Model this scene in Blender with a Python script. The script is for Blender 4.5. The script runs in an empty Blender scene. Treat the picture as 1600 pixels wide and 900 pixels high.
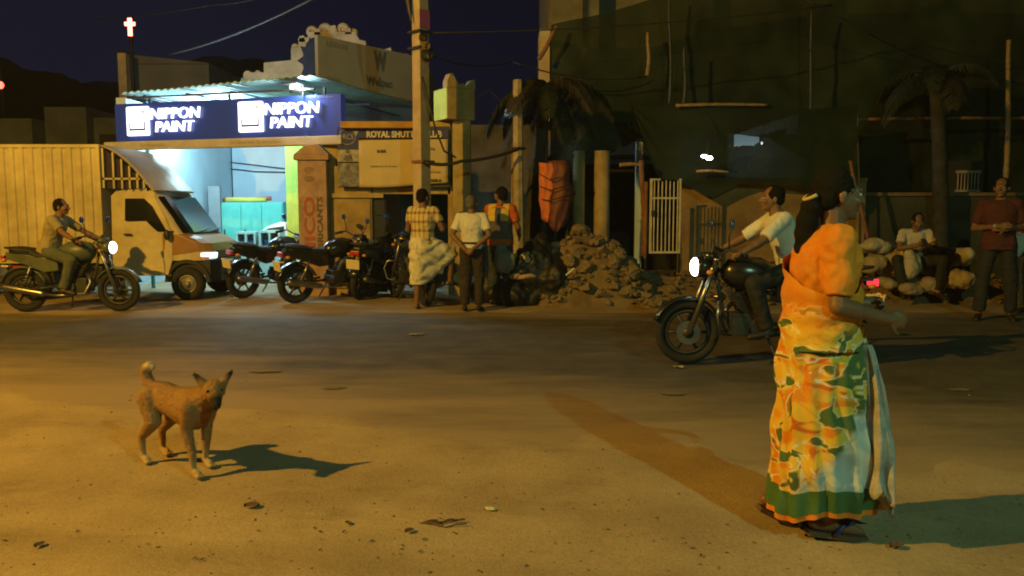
import bpy, bmesh, math, random
from mathutils import Vector, Matrix, Quaternion, noise
random.seed(7)
sc = bpy.context.scene
C = sc.collection
V = Vector
R = math.radians
PI = math.pi

# ------------------------------------------------------------------ camera, sky, lamps, exposure
FPX, HORIZ, CAMZ = 1250.0, 330.0, 1.42
TH = math.atan((450 - HORIZ) / FPX)
cam_d = bpy.data.cameras.new('camera')
cam_d.sensor_width = 36; cam_d.lens = 36 * FPX / 1600
cam_d.clip_start = 0.05; cam_d.clip_end = 2000
cam = bpy.data.objects.new('camera', cam_d); C.objects.link(cam)
cam.location = (0, 0, CAMZ); cam.rotation_euler = (PI / 2 - TH, 0, 0)
sc.camera = cam

def at(px, py, Y):
    """point at distance Y in front of the camera seen at photo pixel (px, py)"""
    u = (px - 800) / FPX; v = (450 - py) / FPX
    d = V((u, math.cos(TH) + v * math.sin(TH), -math.sin(TH) + v * math.cos(TH)))
    return V((0, 0, CAMZ)) + d * (Y / d.y)
def gnd(px, py):
    u = (px - 800) / FPX; v = (450 - py) / FPX
    d = V((u, math.cos(TH) + v * math.sin(TH), -math.sin(TH) + v * math.cos(TH)))
    return V((0, 0, CAMZ)) + d * (-CAMZ / d.z)

w = bpy.data.worlds.new('World'); sc.world = w; w.use_nodes = True
nt = w.node_tree
bg = nt.nodes['Background']
sky = nt.nodes.new('ShaderNodeTexSky'); sky.sky_type = 'NISHITA'
sky.sun_disc = False; sky.sun_elevation = R(-4.0); sky.sun_rotation = R(-40)
sky.air_density = 1.0; sky.dust_density = 0.3; sky.ozone_density = 4.0
nt.links.new(sky.outputs['Color'], bg.inputs['Color'])
bg.inputs['Strength'].default_value = 0.15
sc.view_settings.view_transform = 'Standard'; sc.view_settings.look = 'None'
sc.view_settings.exposure = 0.0; sc.view_settings.gamma = 1.0
sc.render.engine = 'CYCLES'
sc.cycles.filter_width = 1.9
sc.cycles.max_bounces = 5; sc.cycles.diffuse_bounces = 2; sc.cycles.glossy_bounces = 3
sc.cycles.transparent_max_bounces = 12; sc.cycles.sample_clamp_indirect = 4
sc.cycles.caustics_reflective = False; sc.cycles.caustics_refractive = False

def lamp(name, kind, loc, power, col, size, parent=None):
    ld = bpy.data.lights.new(name, kind); ld.energy = power; ld.color = col
    if kind == 'POINT': ld.shadow_soft_size = size
    elif kind == 'AREA': ld.shape = 'RECTANGLE'; ld.size, ld.size_y = size
    o = bpy.data.objects.new(name, ld); C.objects.link(o); o.location = loc; o.parent = parent
    return o
SODIUM = (1.0, 0.55, 0.06)
STREET_P, STALL_P, SHOP_P = 5500, 820, 330

# ------------------------------------------------------------------ materials
M = {}
def mat(name, col, rough=.75, var=.25, scale=6.0, bump=.15, metal=0.0, col2=None, fine=60.0, spec=.4):
    if name in M: return M[name]
    m = bpy.data.materials.new(name); m.use_nodes = True
    n = m.node_tree.nodes; L = m.node_tree.links
    b = n['Principled BSDF']
    tc = n.new('ShaderNodeTexCoord')
    no = n.new('ShaderNodeTexNoise'); no.inputs['Scale'].default_value = scale
    no.inputs['Detail'].default_value = 5; no.inputs['Roughness'].default_value = .62
    L.new(tc.outputs['Object'], no.inputs['Vector'])
    rp = n.new('ShaderNodeValToRGB')
    c1 = [c * (1 - var) for c in col]; c2 = list(col2) if col2 else [min(.95, c * (1 + var)) for c in col]
    rp.color_ramp.elements[0].position = .34; rp.color_ramp.elements[0].color = (*c1, 1)
    rp.color_ramp.elements[1].position = .68; rp.color_ramp.elements[1].color = (*c2, 1)
    L.new(no.outputs['Fac'], rp.inputs['Fac']); L.new(rp.outputs['Color'], b.inputs['Base Color'])
    b.inputs['Roughness'].default_value = rough; b.inputs['Metallic'].default_value = metal
    b.inputs['Specular IOR Level'].default_value = spec
    if bump:
        n2 = n.new('ShaderNodeTexNoise'); n2.inputs['Scale'].default_value = fine; n2.inputs['Detail'].default_value = 4
        L.new(tc.outputs['Object'], n2.inputs['Vector'])
        bp = n.new('ShaderNodeBump'); bp.inputs['Strength'].default_value = bump; bp.inputs['Distance'].default_value = .02
        L.new(n2.outputs['Fac'], bp.inputs['Height']); L.new(bp.outputs['Normal'], b.inputs['Normal'])
    M[name] = m
    return m
def emit(name, col, strength, base=(.8, .8, .8)):
    if name in M: return M[name]
    m = bpy.data.materials.new(name); m.use_nodes = True
    b = m.node_tree.nodes['Principled BSDF']
    b.inputs['Base Color'].default_value = (*base, 1); b.inputs['Emission Color'].default_value = (*col, 1)
    b.inputs['Emission Strength'].default_value = strength; b.inputs['Roughness'].default_value = .3
    M[name] = m
    return m
def glass(name, col=(.02, .025, .03), alpha=.8):
    m = bpy.data.materials.new(name); m.use_nodes = True
    b = m.node_tree.nodes['Principled BSDF']
    b.inputs['Base Color'].default_value = (*col, 1); b.inputs['Roughness'].default_value = .14
    b.inputs['Alpha'].default_value = alpha; b.inputs['Specular IOR Level'].default_value = .45
    M[name] = m
    return m

# ------------------------------------------------------------------ objects
def thing(name, label, cat, loc=(0, 0, 0), rz=0.0, group=None):
    o = bpy.data.objects.new(name, None); C.objects.link(o)
    o.empty_display_size = .2; o.location = loc; o.rotation_euler = (0, 0, rz)
    o['label'] = label; o['category'] = cat
    if group: o['group'] = group
    return o
def tag(o, label, cat, group=None):
    o['label'] = label; o['category'] = cat
    if group: o['group'] = group
    return o
def kind(o, k): o['kind'] = k; return o
def link(name, me, parent=None, loc=None, rot=None):
    o = bpy.data.objects.new(name, me); C.objects.link(o); o.parent = parent
    if loc is not None: o.location = loc
    if rot is not None: o.rotation_euler = rot
    return o
def copy_tree(o, parent=None):
    c = o.copy(); C.objects.link(c); c.parent = parent
    for ch in list(o.children): copy_tree(ch, c)
    return c
def basis(d):
    d = V(d).normalized()
    a = V((0, 0, 1)) if abs(d.z) < .95 else V((1, 0, 0))
    x = a.cross(d).normalized(); y = d.cross(x)
    return x, y, d

class MB:
    """collects shapes into one mesh"""
    def __init__(s): s.v = []; s.f = []
    def add(s, vs, fs):
        k = len(s.v); s.v += [V(p) for p in vs]; s.f += [[i + k for i in f] for f in fs]; return s
    def box(s, c, d, rot=None):
        c = V(c); h = V(d) / 2
        ps = [V((x * h.x, y * h.y, z * h.z)) for x in (-1, 1) for y in (-1, 1) for z in (-1, 1)]
        if rot is not None: ps = [rot @ p for p in ps]
        return s.add([c + p for p in ps], [[0, 1, 3, 2], [4, 6, 7, 5], [0, 4, 5, 1], [2, 3, 7, 6], [0, 2, 6, 4], [1, 5, 7, 3]])
    def span(s, a, b):
        a, b = V(a), V(b); return s.box((a + b) / 2, b - a)
    def rings(s, rs, cap=True, close=False):
        n = len(rs[0]); vs = [p for r in rs for p in r]; fs = []
        m = len(rs)
        for i in range(m if close else m - 1):
            a, b = i * n, ((i + 1) % m) * n
            for j in range(n): fs.append([a + j, a + (j + 1) % n, b + (j + 1) % n, b + j])
        if cap and not close:
            fs.append(list(range(n))[::-1]); fs.append([(m - 1) * n + j for j in range(n)])
        return s.add(vs, fs)
    def cyl(s, p1, p2, r1, r2=None, n=12):
        r2 = r1 if r2 is None else r2
        p1, p2 = V(p1), V(p2); x, y, d = basis(p2 - p1)
        return s.rings([[p + (x * math.cos(t) + y * math.sin(t)) * r for t in [2 * PI * k / n for k in range(n)]] for p, r in ((p1, r1), (p2, r2))])
    def cap(s, p1, r1, p2, r2, n=12, m=4):
        p1, p2 = V(p1), V(p2); x, y, d = basis(p2 - p1); rs = []
        for k in range(m): a = PI / 2 * (1 - k / m) ; rs.append((p1 - d * r1 * math.sin(a), r1 * math.cos(a) if k else r1 * .02))
        rs += [(p1, r1), (p2, r2)]
        for k in range(1, m + 1): a = PI / 2 * k / m; rs.append((p2 + d * r2 * math.sin(a), r2 * math.cos(a) if k < m else r2 * .02))
        return s.rings([[p + (x * math.cos(t) + y * math.sin(t)) * r for t in [2 * PI * k / n for k in range(n)]] for p, r in rs])
    def tube(s, pts, r, n=8, cap=True):
        pts = [V(p) for p in pts]; rr = r if isinstance(r, (list, tuple)) else [r] * len(pts); rs = []; px = None
        for i, p in enumerate(pts):
            d = (pts[min(i + 1, len(pts) - 1)] - pts[max(i - 1, 0)]).normalized()
            if px is None: x, y, _ = basis(d)
            else:
                x = (px - d * px.dot(d)).normalized(); y = d.cross(x)
            px = x
            rs.append([p + (x * math.cos(t) + y * math.sin(t)) * rr[i] for t in [2 * PI * k / n for k in range(n)]])
        return s.rings(rs, cap)
    def ell(s, c, r, rot=None, n=14, m=9):
        c = V(c); rs = []
        for i in range(m + 1):
            a = -PI / 2 + PI * i / m; cr = max(math.cos(a), .02); ring = []
            for k in range(n):
                t = 2 * PI * k / n; p = V((r[0] * cr * math.cos(t), r[1] * cr * math.sin(t), r[2] * math.sin(a)))
                ring.append(c + (rot @ p if rot is not None else p))
            rs.append(ring)
        return s.rings(rs)
    def torus(s, c, axis, R0, r, n=28, m=10, sq=1.0):
        x, y, d = basis(axis); c = V(c); rs = []
        for i in range(n):
            t = 2 * PI * i / n; q = x * math.cos(t) + y * math.sin(t)
            rs.append([c + q * (R0 + r * math.cos(a)) + d * r * sq * math.sin(a) for a in [2 * PI * k / m for k in range(m)]])
        return s.rings(rs, close=True)
    def prism(s, poly, axis, lo, hi):
        """poly: list of 2D points; axis 'y' puts them in xz, 'z' in xy, 'x' in yz"""
        def p3(p, t): return {'y': (p[0], t, p[1]), 'z': (p[0], p[1], t), 'x': (t, p[0], p[1])}[axis]
        return s.rings([[V(p3(p, lo)) for p in poly], [V(p3(p, hi)) for p in poly]])
    def mesh(s, name='m', recalc=True):
        me = bpy.data.meshes.new(name); me.from_pydata([tuple(p) for p in s.v], [], s.f); me.update()
        if recalc:
            bm = bmesh.new(); bm.from_mesh(me); bmesh.ops.recalc_face_normals(bm, faces=bm.faces); bm.to_mesh(me); bm.free()
        return me
    def build(s, name, m, parent=None, smooth=False, bevel=0, loc=None, rot=None, seg=2):
        me = s.mesh(name)
        if bevel:
            bm = bmesh.new(); bm.from_mesh(me)
            bmesh.ops.bevel(bm, geom=[e for e in bm.edges if e.calc_face_angle(0) > .35], offset=bevel, segments=seg, affect='EDGES', profile=.6, clamp_overlap=True)
            bm.to_mesh(me); bm.free()
        if smooth:
            me.polygons.foreach_set('use_smooth', [True] * len(me.polygons))
        if m: me.materials.append(m)
        return link(name, me, parent, loc, rot)
    def fused(s, name, m, parent=None, voxel=.01, smooth=4, fn=None, cut=None):
        """one continuous surface round all shapes"""
        me = s.mesh('tmp'); o = bpy.data.objects.new('tmp', me); C.objects.link(o)
        r = o.modifiers.new('r', 'REMESH'); r.mode = 'VOXEL'; r.voxel_size = voxel
        if smooth:
            q = o.modifiers.new('s', 'SMOOTH'); q.factor = .5; q.iterations = smooth
        dg = bpy.context.evaluated_depsgraph_get(); dg.update()
        out = bpy.data.meshes.new_from_object(o.evaluated_get(dg))
        bpy.data.objects.remove(o); bpy.data.meshes.remove(me)
        if cut:
            bm = bmesh.new(); bm.from_mesh(out)
            for co, no in cut:
                bmesh.ops.bisect_plane(bm, geom=bm.verts[:] + bm.edges[:] + bm.faces[:], plane_co=co, plane_no=no, clear_outer=True)
            bm.to_mesh(out); bm.free()
        if fn:
            for v in out.vertices: v.co = fn(v.co)
        out.name = name; out.polygons.foreach_set('use_smooth', [True] * len(out.polygons))
        out.materials.clear(); out.materials.append(m)
        return link(name, out, parent)

def text_mesh(txt, h, depth, offset=0.0, shear=0.0, space=1.0):
    """flat lettering in the xz plane facing -y, left bottom at the origin, capital height h"""
    cu = bpy.data.curves.new('t', 'FONT'); cu.body = txt; cu.size = h / .69; cu.extrude = depth / 2; cu.offset = offset; cu.shear = shear
    cu.space_character = space; cu.resolution_u = 3
    o = bpy.data.objects.new('t', cu); C.objects.link(o)
    dg = bpy.context.evaluated_depsgraph_get(); dg.update()
    me = bpy.data.meshes.new_from_object(o.evaluated_get(dg)); bpy.data.objects.remove(o)
    me.transform(Matrix.Rotation(PI / 2, 4, 'X'))
    return me
def lettering(name, txt, h, depth, m, parent, loc, width=None, rot=(0, 0, 0), **kw):
    me = text_mesh(txt, h, depth, **kw)
    if width:
        x0 = min(v.co.x for v in me.vertices); x1 = max(v.co.x for v in me.vertices); k = width / (x1 - x0)
        for v in me.vertices: v.co.x = (v.co.x - x0) * k
    me.materials.clear(); me.materials.append(m)
    return link(name, me, parent, loc, rot)
def nz(p, s, seed=0.0): return noise.noise(V(p) * s + V((seed, seed * 1.7, -seed)))
# ------------------------------------------------------------------ ground, road, hill
def sstep(a, b, x):
    t = max(0, min(1, (x - a) / (b - a))); return t * t * (3 - 2 * t)
def near_edge(x): return max(3.2, min(6.5, 5.15 - .30 * x))
FAR_EDGE = 11.05
def ground_z(x, y):
    n = .5 * nz((x, y, 0), .9) + .25 * nz((x, y, 3), 3.0)
    a = near_edge(x) - y + n * .9
    b = y - FAR_EDGE + n * .5
    road = min(sstep(.35, -.35, a), sstep(.25, -.25, b))
    z = .012 + .012 * nz((x, y, 9), 2.2) + .004 * nz((x, y, 4), 11)
    return z * (1 - road) - .03 * road
def axis(lo, hi, mid0, mid1, step, far):
    xs = []; t = lo
    while t < mid0: xs.append(t); t += far
    t = mid0
    while t < mid1: xs.append(t); t += step
    t = mid1
    while t <= hi: xs.append(t); t += far
    return xs
def make_ground():
    xs = axis(-400, 400, -10, 10, .1, 30); ys = axis(-200, 600, 1.0, 14, .1, 25)
    vs = [(x, y, ground_z(x, y) if -10 <= x <= 10 and 1 <= y <= 14 else 0.012 if not (near_edge(x) < y < FAR_EDGE) else -.03) for y in ys for x in xs]
    n = len(xs); fs = [[j * n + i, j * n + i + 1, (j + 1) * n + i + 1, (j + 1) * n + i] for j in range(len(ys) - 1) for i in range(n - 1)]
    me = bpy.data.meshes.new('ground'); me.from_pydata(vs, [], fs); me.polygons.foreach_set('use_smooth', [True] * len(fs))
    me.materials.append(ground_mat()); return kind(link('ground', me), 'structure')
def ground_mat():
    m = mat('sandy_earth', (.33, .245, .15), .95, .18, 1.1, .3, col2=(.40, .305, .185), fine=90, spec=.15)
    n = m.node_tree.nodes; L = m.node_tree.links; b = n['Principled BSDF']; tc = n['Texture Coordinate']
    src = b.inputs['Base Color'].links[0].from_socket
    # dark organic stains and pale scuffs
    no = n.new('ShaderNodeTexNoise'); no.inputs['Scale'].default_value = 2.6; no.inputs['Detail'].default_value = 8; no.inputs['Roughness'].default_value = .7
    mp = n.new('ShaderNodeMapping'); mp.inputs['Scale'].default_value = (.55, 1.3, 1)
    L.new(tc.outputs['Object'], mp.inputs['Vector']); L.new(mp.outputs['Vector'], no.inputs['Vector'])
    r = n.new('ShaderNodeValToRGB'); r.color_ramp.elements[0].position = .56; r.color_ramp.elements[0].color = (0, 0, 0, 1); r.color_ramp.elements[1].position = .74; r.color_ramp.elements[1].color = (.6, .6, .6, 1)
    L.new(no.outputs['Fac'], r.inputs['Fac'])
    mx = n.new('ShaderNodeMix'); mx.data_type = 'RGBA'; mx.inputs['B'].default_value = (.17, .115, .07, 1)
    L.new(r.outputs['Color'], mx.inputs['Factor']); L.new(src, mx.inputs['A'])
    # fine grit
    vo = n.new('ShaderNodeTexNoise'); vo.inputs['Scale'].default_value = 55; vo.inputs['Detail'].default_value = 3
    L.new(tc.outputs['Object'], vo.inputs['Vector'])
    r2 = n.new('ShaderNodeValToRGB'); r2.color_ramp.elements[0].position = .3; r2.color_ramp.elements[0].color = (.86, .86, .86, 1); r2.color_ramp.elements[1].position = .7; r2.color_ramp.elements[1].color = (1.08, 1.08, 1.08, 1)
    L.new(vo.outputs['Fac'], r2.inputs['Fac'])
    mu = n.new('ShaderNodeMix'); mu.data_type = 'RGBA'; mu.blend_type = 'MULTIPLY'; mu.inputs['Factor'].default_value = 1
    L.new(mx.outputs['Result'], mu.inputs['A']); L.new(r2.outputs['Color'], mu.inputs['B']); L.new(mu.outputs['Result'], b.inputs['Base Color'])
    # two soft dark wheel ruts running along the verge
    src = b.inputs['Base Color'].links[0].from_socket
    sx = n.new('ShaderNodeSeparateXYZ'); L.new(tc.outputs['Object'], sx.inputs['Vector'])
    wn = n.new('ShaderNodeTexNoise'); wn.inputs['Scale'].default_value = .9; wn.inputs['Detail'].default_value = 5; L.new(tc.outputs['Object'], wn.inputs['Vector'])
    def mth(op, a, bb, cc=None):
        q = n.new('ShaderNodeMath'); q.operation = op
        for i, s in enumerate((a, bb, cc)):
            if s is None: continue
            if isinstance(s, (int, float)): q.inputs[i].default_value = s
            else: L.new(s, q.inputs[i])
        return q.outputs['Value']
    ln = mth('MULTIPLY_ADD', sx.outputs['X'], .16, sx.outputs['Y']); ln = mth('MULTIPLY_ADD', wn.outputs['Fac'], .5, ln)
    for c0, k in ((3.24, .30), (3.95, .16)):
        d = mth('ABSOLUTE', mth('SUBTRACT', ln, c0), 0.0)
        mr = n.new('ShaderNodeMapRange'); mr.inputs['From Min'].default_value = .04; mr.inputs['From Max'].default_value = .17; mr.inputs['To Min'].default_value = k; mr.inputs['To Max'].default_value = 0; L.new(d, mr.inputs['Value'])
        mx2 = n.new('ShaderNodeMix'); mx2.data_type = 'RGBA'; mx2.inputs['B'].default_value = (.15, .105, .06, 1); L.new(mth('MULTIPLY', mr.outputs['Result'], mth('MULTIPLY', wn.outputs['Fac'], 1.9)), mx2.inputs['Factor']); L.new(src, mx2.inputs['A']); src = mx2.outputs['Result']
    L.new(src, b.inputs['Base Color'])
    return m
def road_mat():
    m = mat('worn_asphalt', (.088, .078, .062), .8, .2, 2.5, .6, col2=(.118, .104, .082), fine=140, spec=.35)
    n = m.node_tree.nodes; L = m.node_tree.links; b = n['Principled BSDF']; tc = n['Texture Coordinate']
    src = b.inputs['Base Color'].links[0].from_socket
    # blown sand: thick near both edges, patches elsewhere
    sx = n.new('ShaderNodeSeparateXYZ'); L.new(tc.outputs['Object'], sx.inputs['Vector'])
    def math_(op, a, bb):
        q = n.new('ShaderNodeMath'); q.operation = op
        for i, s in enumerate((a, bb)):
            if isinstance(s, (int, float)): q.inputs[i].default_value = s
            else: L.new(s, q.inputs[i])
        return q.outputs['Value']
    edge = math_('ADD', math_('MULTIPLY', sx.outputs['X'], -.30), 5.15)
    dist = math_('SUBTRACT', sx.outputs['Y'], edge)
    no = n.new('ShaderNodeTexNoise'); no.inputs['Scale'].default_value = 1.0; no.inputs['Detail'].default_value = 9; no.inputs['Roughness'].default_value = .68
    mp = n.new('ShaderNodeMapping'); mp.inputs['Scale'].default_value = (.45, 1.6, 1)
    L.new(tc.outputs['Object'], mp.inputs['Vector']); L.new(mp.outputs['Vector'], no.inputs['Vector'])
    mr = n.new('ShaderNodeMapRange'); mr.inputs['From Min'].default_value = -.2; mr.inputs['From Max'].default_value = 2.4; mr.inputs['To Min'].default_value = .52; mr.inputs['To Max'].default_value = 0.0; L.new(dist, mr.inputs['Value'])
    d2 = math_('SUBTRACT', FAR_EDGE, sx.outputs['Y'])
    mr2 = n.new('ShaderNodeMapRange'); mr2.inputs['From Min'].default_value = 0; mr2.inputs['From Max'].default_value = 1.0; mr2.inputs['To Min'].default_value = .35; mr2.inputs['To Max'].default_value = 0.0; L.new(d2, mr2.inputs['Value'])
    f = math_('ADD', math_('ADD', no.outputs['Fac'], mr.outputs['Result']), mr2.outputs['Result'])
    r = n.new('ShaderNodeValToRGB'); r.color_ramp.elements[0].position = .55; r.color_ramp.elements[0].color = (0, 0, 0, 1); r.color_ramp.elements[1].position = .98; r.color_ramp.elements[1].color = (.95, .95, .95, 1)
    L.new(f, r.inputs['Fac'])
    mx = n.new('ShaderNodeMix'); mx.data_type = 'RGBA'; mx.inputs['B'].default_value = (.33, .245, .15, 1)
    L.new(r.outputs['Color'], mx.inputs['Factor']); L.new(src, mx.inputs['A'])
    L.new(mx.outputs['Result'], b.inputs['Base Color'])
    return m
make_ground()
def make_road():
    xs = [-120, -60, -30] + [-14 + .5 * i for i in range(57)] + [30, 60, 120]; ys = [2.2 + .4 * i for i in range(24)]
    vs = [(x, y, 0.0 + .006 * nz((x, y, 2), .6)) for y in ys for x in xs]; n = len(xs)
    fs = [[j * n + i, j * n + i + 1, (j + 1) * n + i + 1, (j + 1) * n + i] for j in range(len(ys) - 1) for i in range(n - 1)]
    me = bpy.data.meshes.new('road'); me.from_pydata(vs, [], fs); me.polygons.foreach_set('use_smooth', [True] * len(fs)); me.materials.append(road_mat())
    return kind(link('road', me), 'structure')
make_road()
def make_hill():
    xs = [-110 + 2.0 * i for i in range(58)]; vs = []; rows = 9
    for j in range(rows):
        t = j / (rows - 1)
        for x in xs:
            px = 800 + FPX * x / 95
            top = 21 + 6 * sstep(-80, -60, -abs(x + 75)) + 2.6 * math.sin(x * .11) + 2.2 * nz((x, 0, 0), .16) + .8 * nz((x, 5, 0), .7)
            top *= sstep(-22, -46, x)
            vs.append((x, 95 + 60 * t + 4 * nz((x, t * 9, 1), .2), -1 + (top + 1) * math.sin(t * PI / 2) ** .8 + .8 * nz((x, t * 20, 3), .9) * (t > .05)))
    n = len(xs); fs = [[j * n + i, j * n + i + 1, (j + 1) * n + i + 1, (j + 1) * n + i] for j in range(rows - 1) for i in range(n - 1)]
    me = bpy.data.meshes.new('hill'); me.from_pydata(vs, [], fs); me.materials.append(mat('scrub_hill', (.035, .04, .022), .95, .4, .3, .3)); kind(link('hill', me), 'structure')
make_hill()

# ------------------------------------------------------------------ the lamps that light the street
def street_lamp():
    t = thing('street_lamp', 'tall grey street lamp with a curved arm and glowing amber lantern', 'street lamp', (-10.1, 1.35, 0))
    g = mat('galvanised_steel', (.32, .32, .31), .5, .15, 8, .1, .6)
    MB().cyl((0, 0, 0), (0, 0, 6.05), .09, .055, 14).cyl((0, 0, 0), (0, 0, .35), .13, .12, 14).build('pole', g, t, True)
    MB().tube([(0, 0, 5.95), (.15, .03, 6.4), (.6, .1, 6.65), (1.2, .2, 6.71)], .035).build('arm', g, t, True)
    h = MB().ell((1.5, .25, 6.73), (.38, .16, .09)).build('lantern', g, t, True)
    MB().ell((1.5, .25, 6.635), (.2, .1, .035)).build('lens', emit('sodium_lens', (1, .62, .12), 30), h, True)
    lamp('street_lamp_light', 'POINT', (1.5, .25, 6.51), STREET_P, SODIUM, .10, t)
street_lamp()
def post_lamp():
    t = thing('post_lamp', 'pale greenish white bulb lamp on a wooden post behind the near roadside', 'lamp', (3.64, -2.45, 0))
    wd = mat('rough_wood', (.2, .13, .07), .85, .35, 5, .3)
    MB().cyl((0, -.5, 0), (0, -.5, 5.75), .07, .05).build('post', wd, t)
    MB().tube([(0, -.5, 5.6), (0, -.25, 5.7), (0, 0, 5.6), (0, 0, 5.34)], .014).build('bracket', wd, t)
    MB().cyl((0, 0, 5.28), (0, 0, 5.38), .16, .03, 16).build('shade', mat('dark_shade', (.05, .06, .05), .5, .1, 5, 0), t)
    MB().ell((0, 0, 5.23), (.05, .05, .07)).build('bulb', emit('mercury_bulb', (.6, 1, .65), 25), t, True)
    lamp('post_lamp_light', 'POINT', (0, 0, 5.10), STALL_P, (.48, 1.0, .58), .06, t)
post_lamp()

# ------------------------------------------------------------------ materials of the place
OCHRE = mat('ochre_limewash', (.42, .30, .12), .9, .3, 3, .3, col2=(.52, .38, .17))
LIME = mat('lime_paint', (.50, .62, .10), .8, .15, 4, .15)
CREAM = mat('cream_plaster', (.50, .42, .30), .9, .25, 2.5, .3)
CONC = mat('old_concrete', (.34, .30, .24), .9, .3, 5, .4)
DKCONC = mat('dark_weathered_concrete', (.10, .10, .085), .95, .4, 1.6, .4)
DARK = mat('near_black', (.03, .03, .028), .95, .3, 2, .2)  # near black: darkness of unlit interiors and openings put into the colour
BLUEPT = mat('pale_blue_plaster', (.52, .66, .74), .85, .08, 1.5, .1)
TEAL = mat('teal_steel', (.10, .46, .38), .5, .12, 4, .05)
WHITEP = mat('white_paint', (.72, .72, .68), .5, .1, 5, .1)
IRON = mat('dark_iron', (.05, .05, .05), .5, .2, 10, .1, .4)
CABLE = mat('black_cable', (.02, .02, .02), .6, .1, 8, 0)
BAMBOO = mat('bamboo', (.28, .18, .075), .7, .3, 9, .2)
RUST = mat('rusty_brown', (.22, .10, .05), .85, .35, 6, .2)

# ------------------------------------------------------------------ paint shop
SO, SE = V((-7.13, 14.6, 0)), V((-2.80, 13.3, 0))
SD = (SE - SO).normalized(); SRZ = math.atan2(SD.y, SD.x)
def on_plane(px, py, O, D):
    p = at(px, py, 10.0); r = p - V((0, 0, CAMZ)); nrm = V((D.y, -D.x, 0))
    q = V((0, 0, CAMZ)) + r * ((O - V((0, 0, CAMZ))).dot(nrm) / r.dot(nrm))
    return (q - O).dot(D), q.z
def shop_sign():
    t = thing('shop_sign', 'long navy illuminated fascia with two white lit logo squares and NIPPON PAINT in glowing letters', 'sign', SO, SRZ)
    Lg = (SE - SO).length
    navy = emit('navy_sign_sheet', (.03, .075, .42), .16, (.025, .05, .26))
    MB().span((0, 0, 2.665), (Lg, .16, 3.33)).build('board', navy, t, bevel=.006)
    st = MB().span((-.25, -.04, 2.51), (Lg + .02, .12, 2.66)).build('trim_strip', mat('beige_strip', (.48, .42, .36), .7, .15, 3, .05), t, bevel=.02)
    faint = mat('faded_lettering', (.27, .24, .24), .8, .1, 9, 0)
    lettering('lettering', 'Sri Bharathi Enterprises', .06, .004, faint, t, (on_plane(362, 222, SO, SD)[0], -.043, 2.56), 1.0)
    lettering('lettering', 'Sri Bharathi', .05, .004, faint, t, (on_plane(222, 230, SO, SD)[0], -.043, 2.56), .5)
    lettering('lettering', 'Paint Shop', .03, .004, mat('pale_print', (.3, .35, .55), .7, .05, 9, 0), t, (on_plane(497, 150, SO, SD)[0], -.006, 3.27), .26)
    lit = emit('lit_white_acrylic', (.93, .95, 1.0), 2.4)
    for i, (xa, xb, t0, t1, p0, p1) in enumerate(((201, 235, 238, 315, 246, 306), (375, 413, 416, 501, 425, 491))):
        a, _ = on_plane(xa, 195, SO, SD); b, _ = on_plane(xb, 195, SO, SD)
        zc = 3.01; hh = .255
        lg = MB().span((a, -.06, zc - hh), (b, 0.0, zc + hh)).build('logo_square', lit, t, bevel=.045, seg=4)
        wd = b - a
        # the mark: a blue bracket, a pale yellow block, a teal corner
        bl = mat('logo_blue', (.05, .08, .42), .5, .05, 5, 0)
        MB().span((a + .15 * wd, -.068, zc - .66 * hh), (b - .13 * wd, -.06, zc - .52 * hh)).span((a + .15 * wd, -.068, zc - .52 * hh), (a + .2 * wd, -.06, zc - .15 * hh)).span((b - .18 * wd, -.068, zc - .52 * hh), (b - .13 * wd, -.06, zc - .05 * hh)).build('logo_bracket', bl, lg)
        MB().span((a + .28 * wd, -.068, zc - .38 * hh), (a + .40 * wd, -.06, zc + .25 * hh)).span((a + .55 * wd, -.068, zc - .38 * hh), (a + .66 * wd, -.06, zc + .25 * hh)).build('logo_block', emit('logo_yellow', (1, .9, .5), 1.6), lg)
        MB().prism([(b - .35 * wd, zc + .72 * hh), (b - .12 * wd, zc + .72 * hh), (b - .12 * wd, zc + .38 * hh)], 'y', -.068, -.06).build('logo_corner', emit('logo_teal', (.1, .55, .6), .6), lg)
        a, _ = on_plane(t0, 185, SO, SD); b, _ = on_plane(t1, 185, SO, SD)
        lettering('lettering', 'NIPPON', .185, .04, lit, t, (a, -.04, 3.035), b - a, offset=.0, shear=.12)
        a, _ = on_plane(p0, 203, SO, SD); b, _ = on_plane(p1, 203, SO, SD)
        lettering('lettering', 'PAINT', .18, .04, lit, t, (a, -.04, 2.81), b - a, offset=.0, shear=.12)
    for x in (.6, Lg * .5, Lg - .4):
        MB().cyl((x, .2, 2.6), (x, .2, 3.48), .025).build('bracket', IRON, t)
shop_sign()

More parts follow.
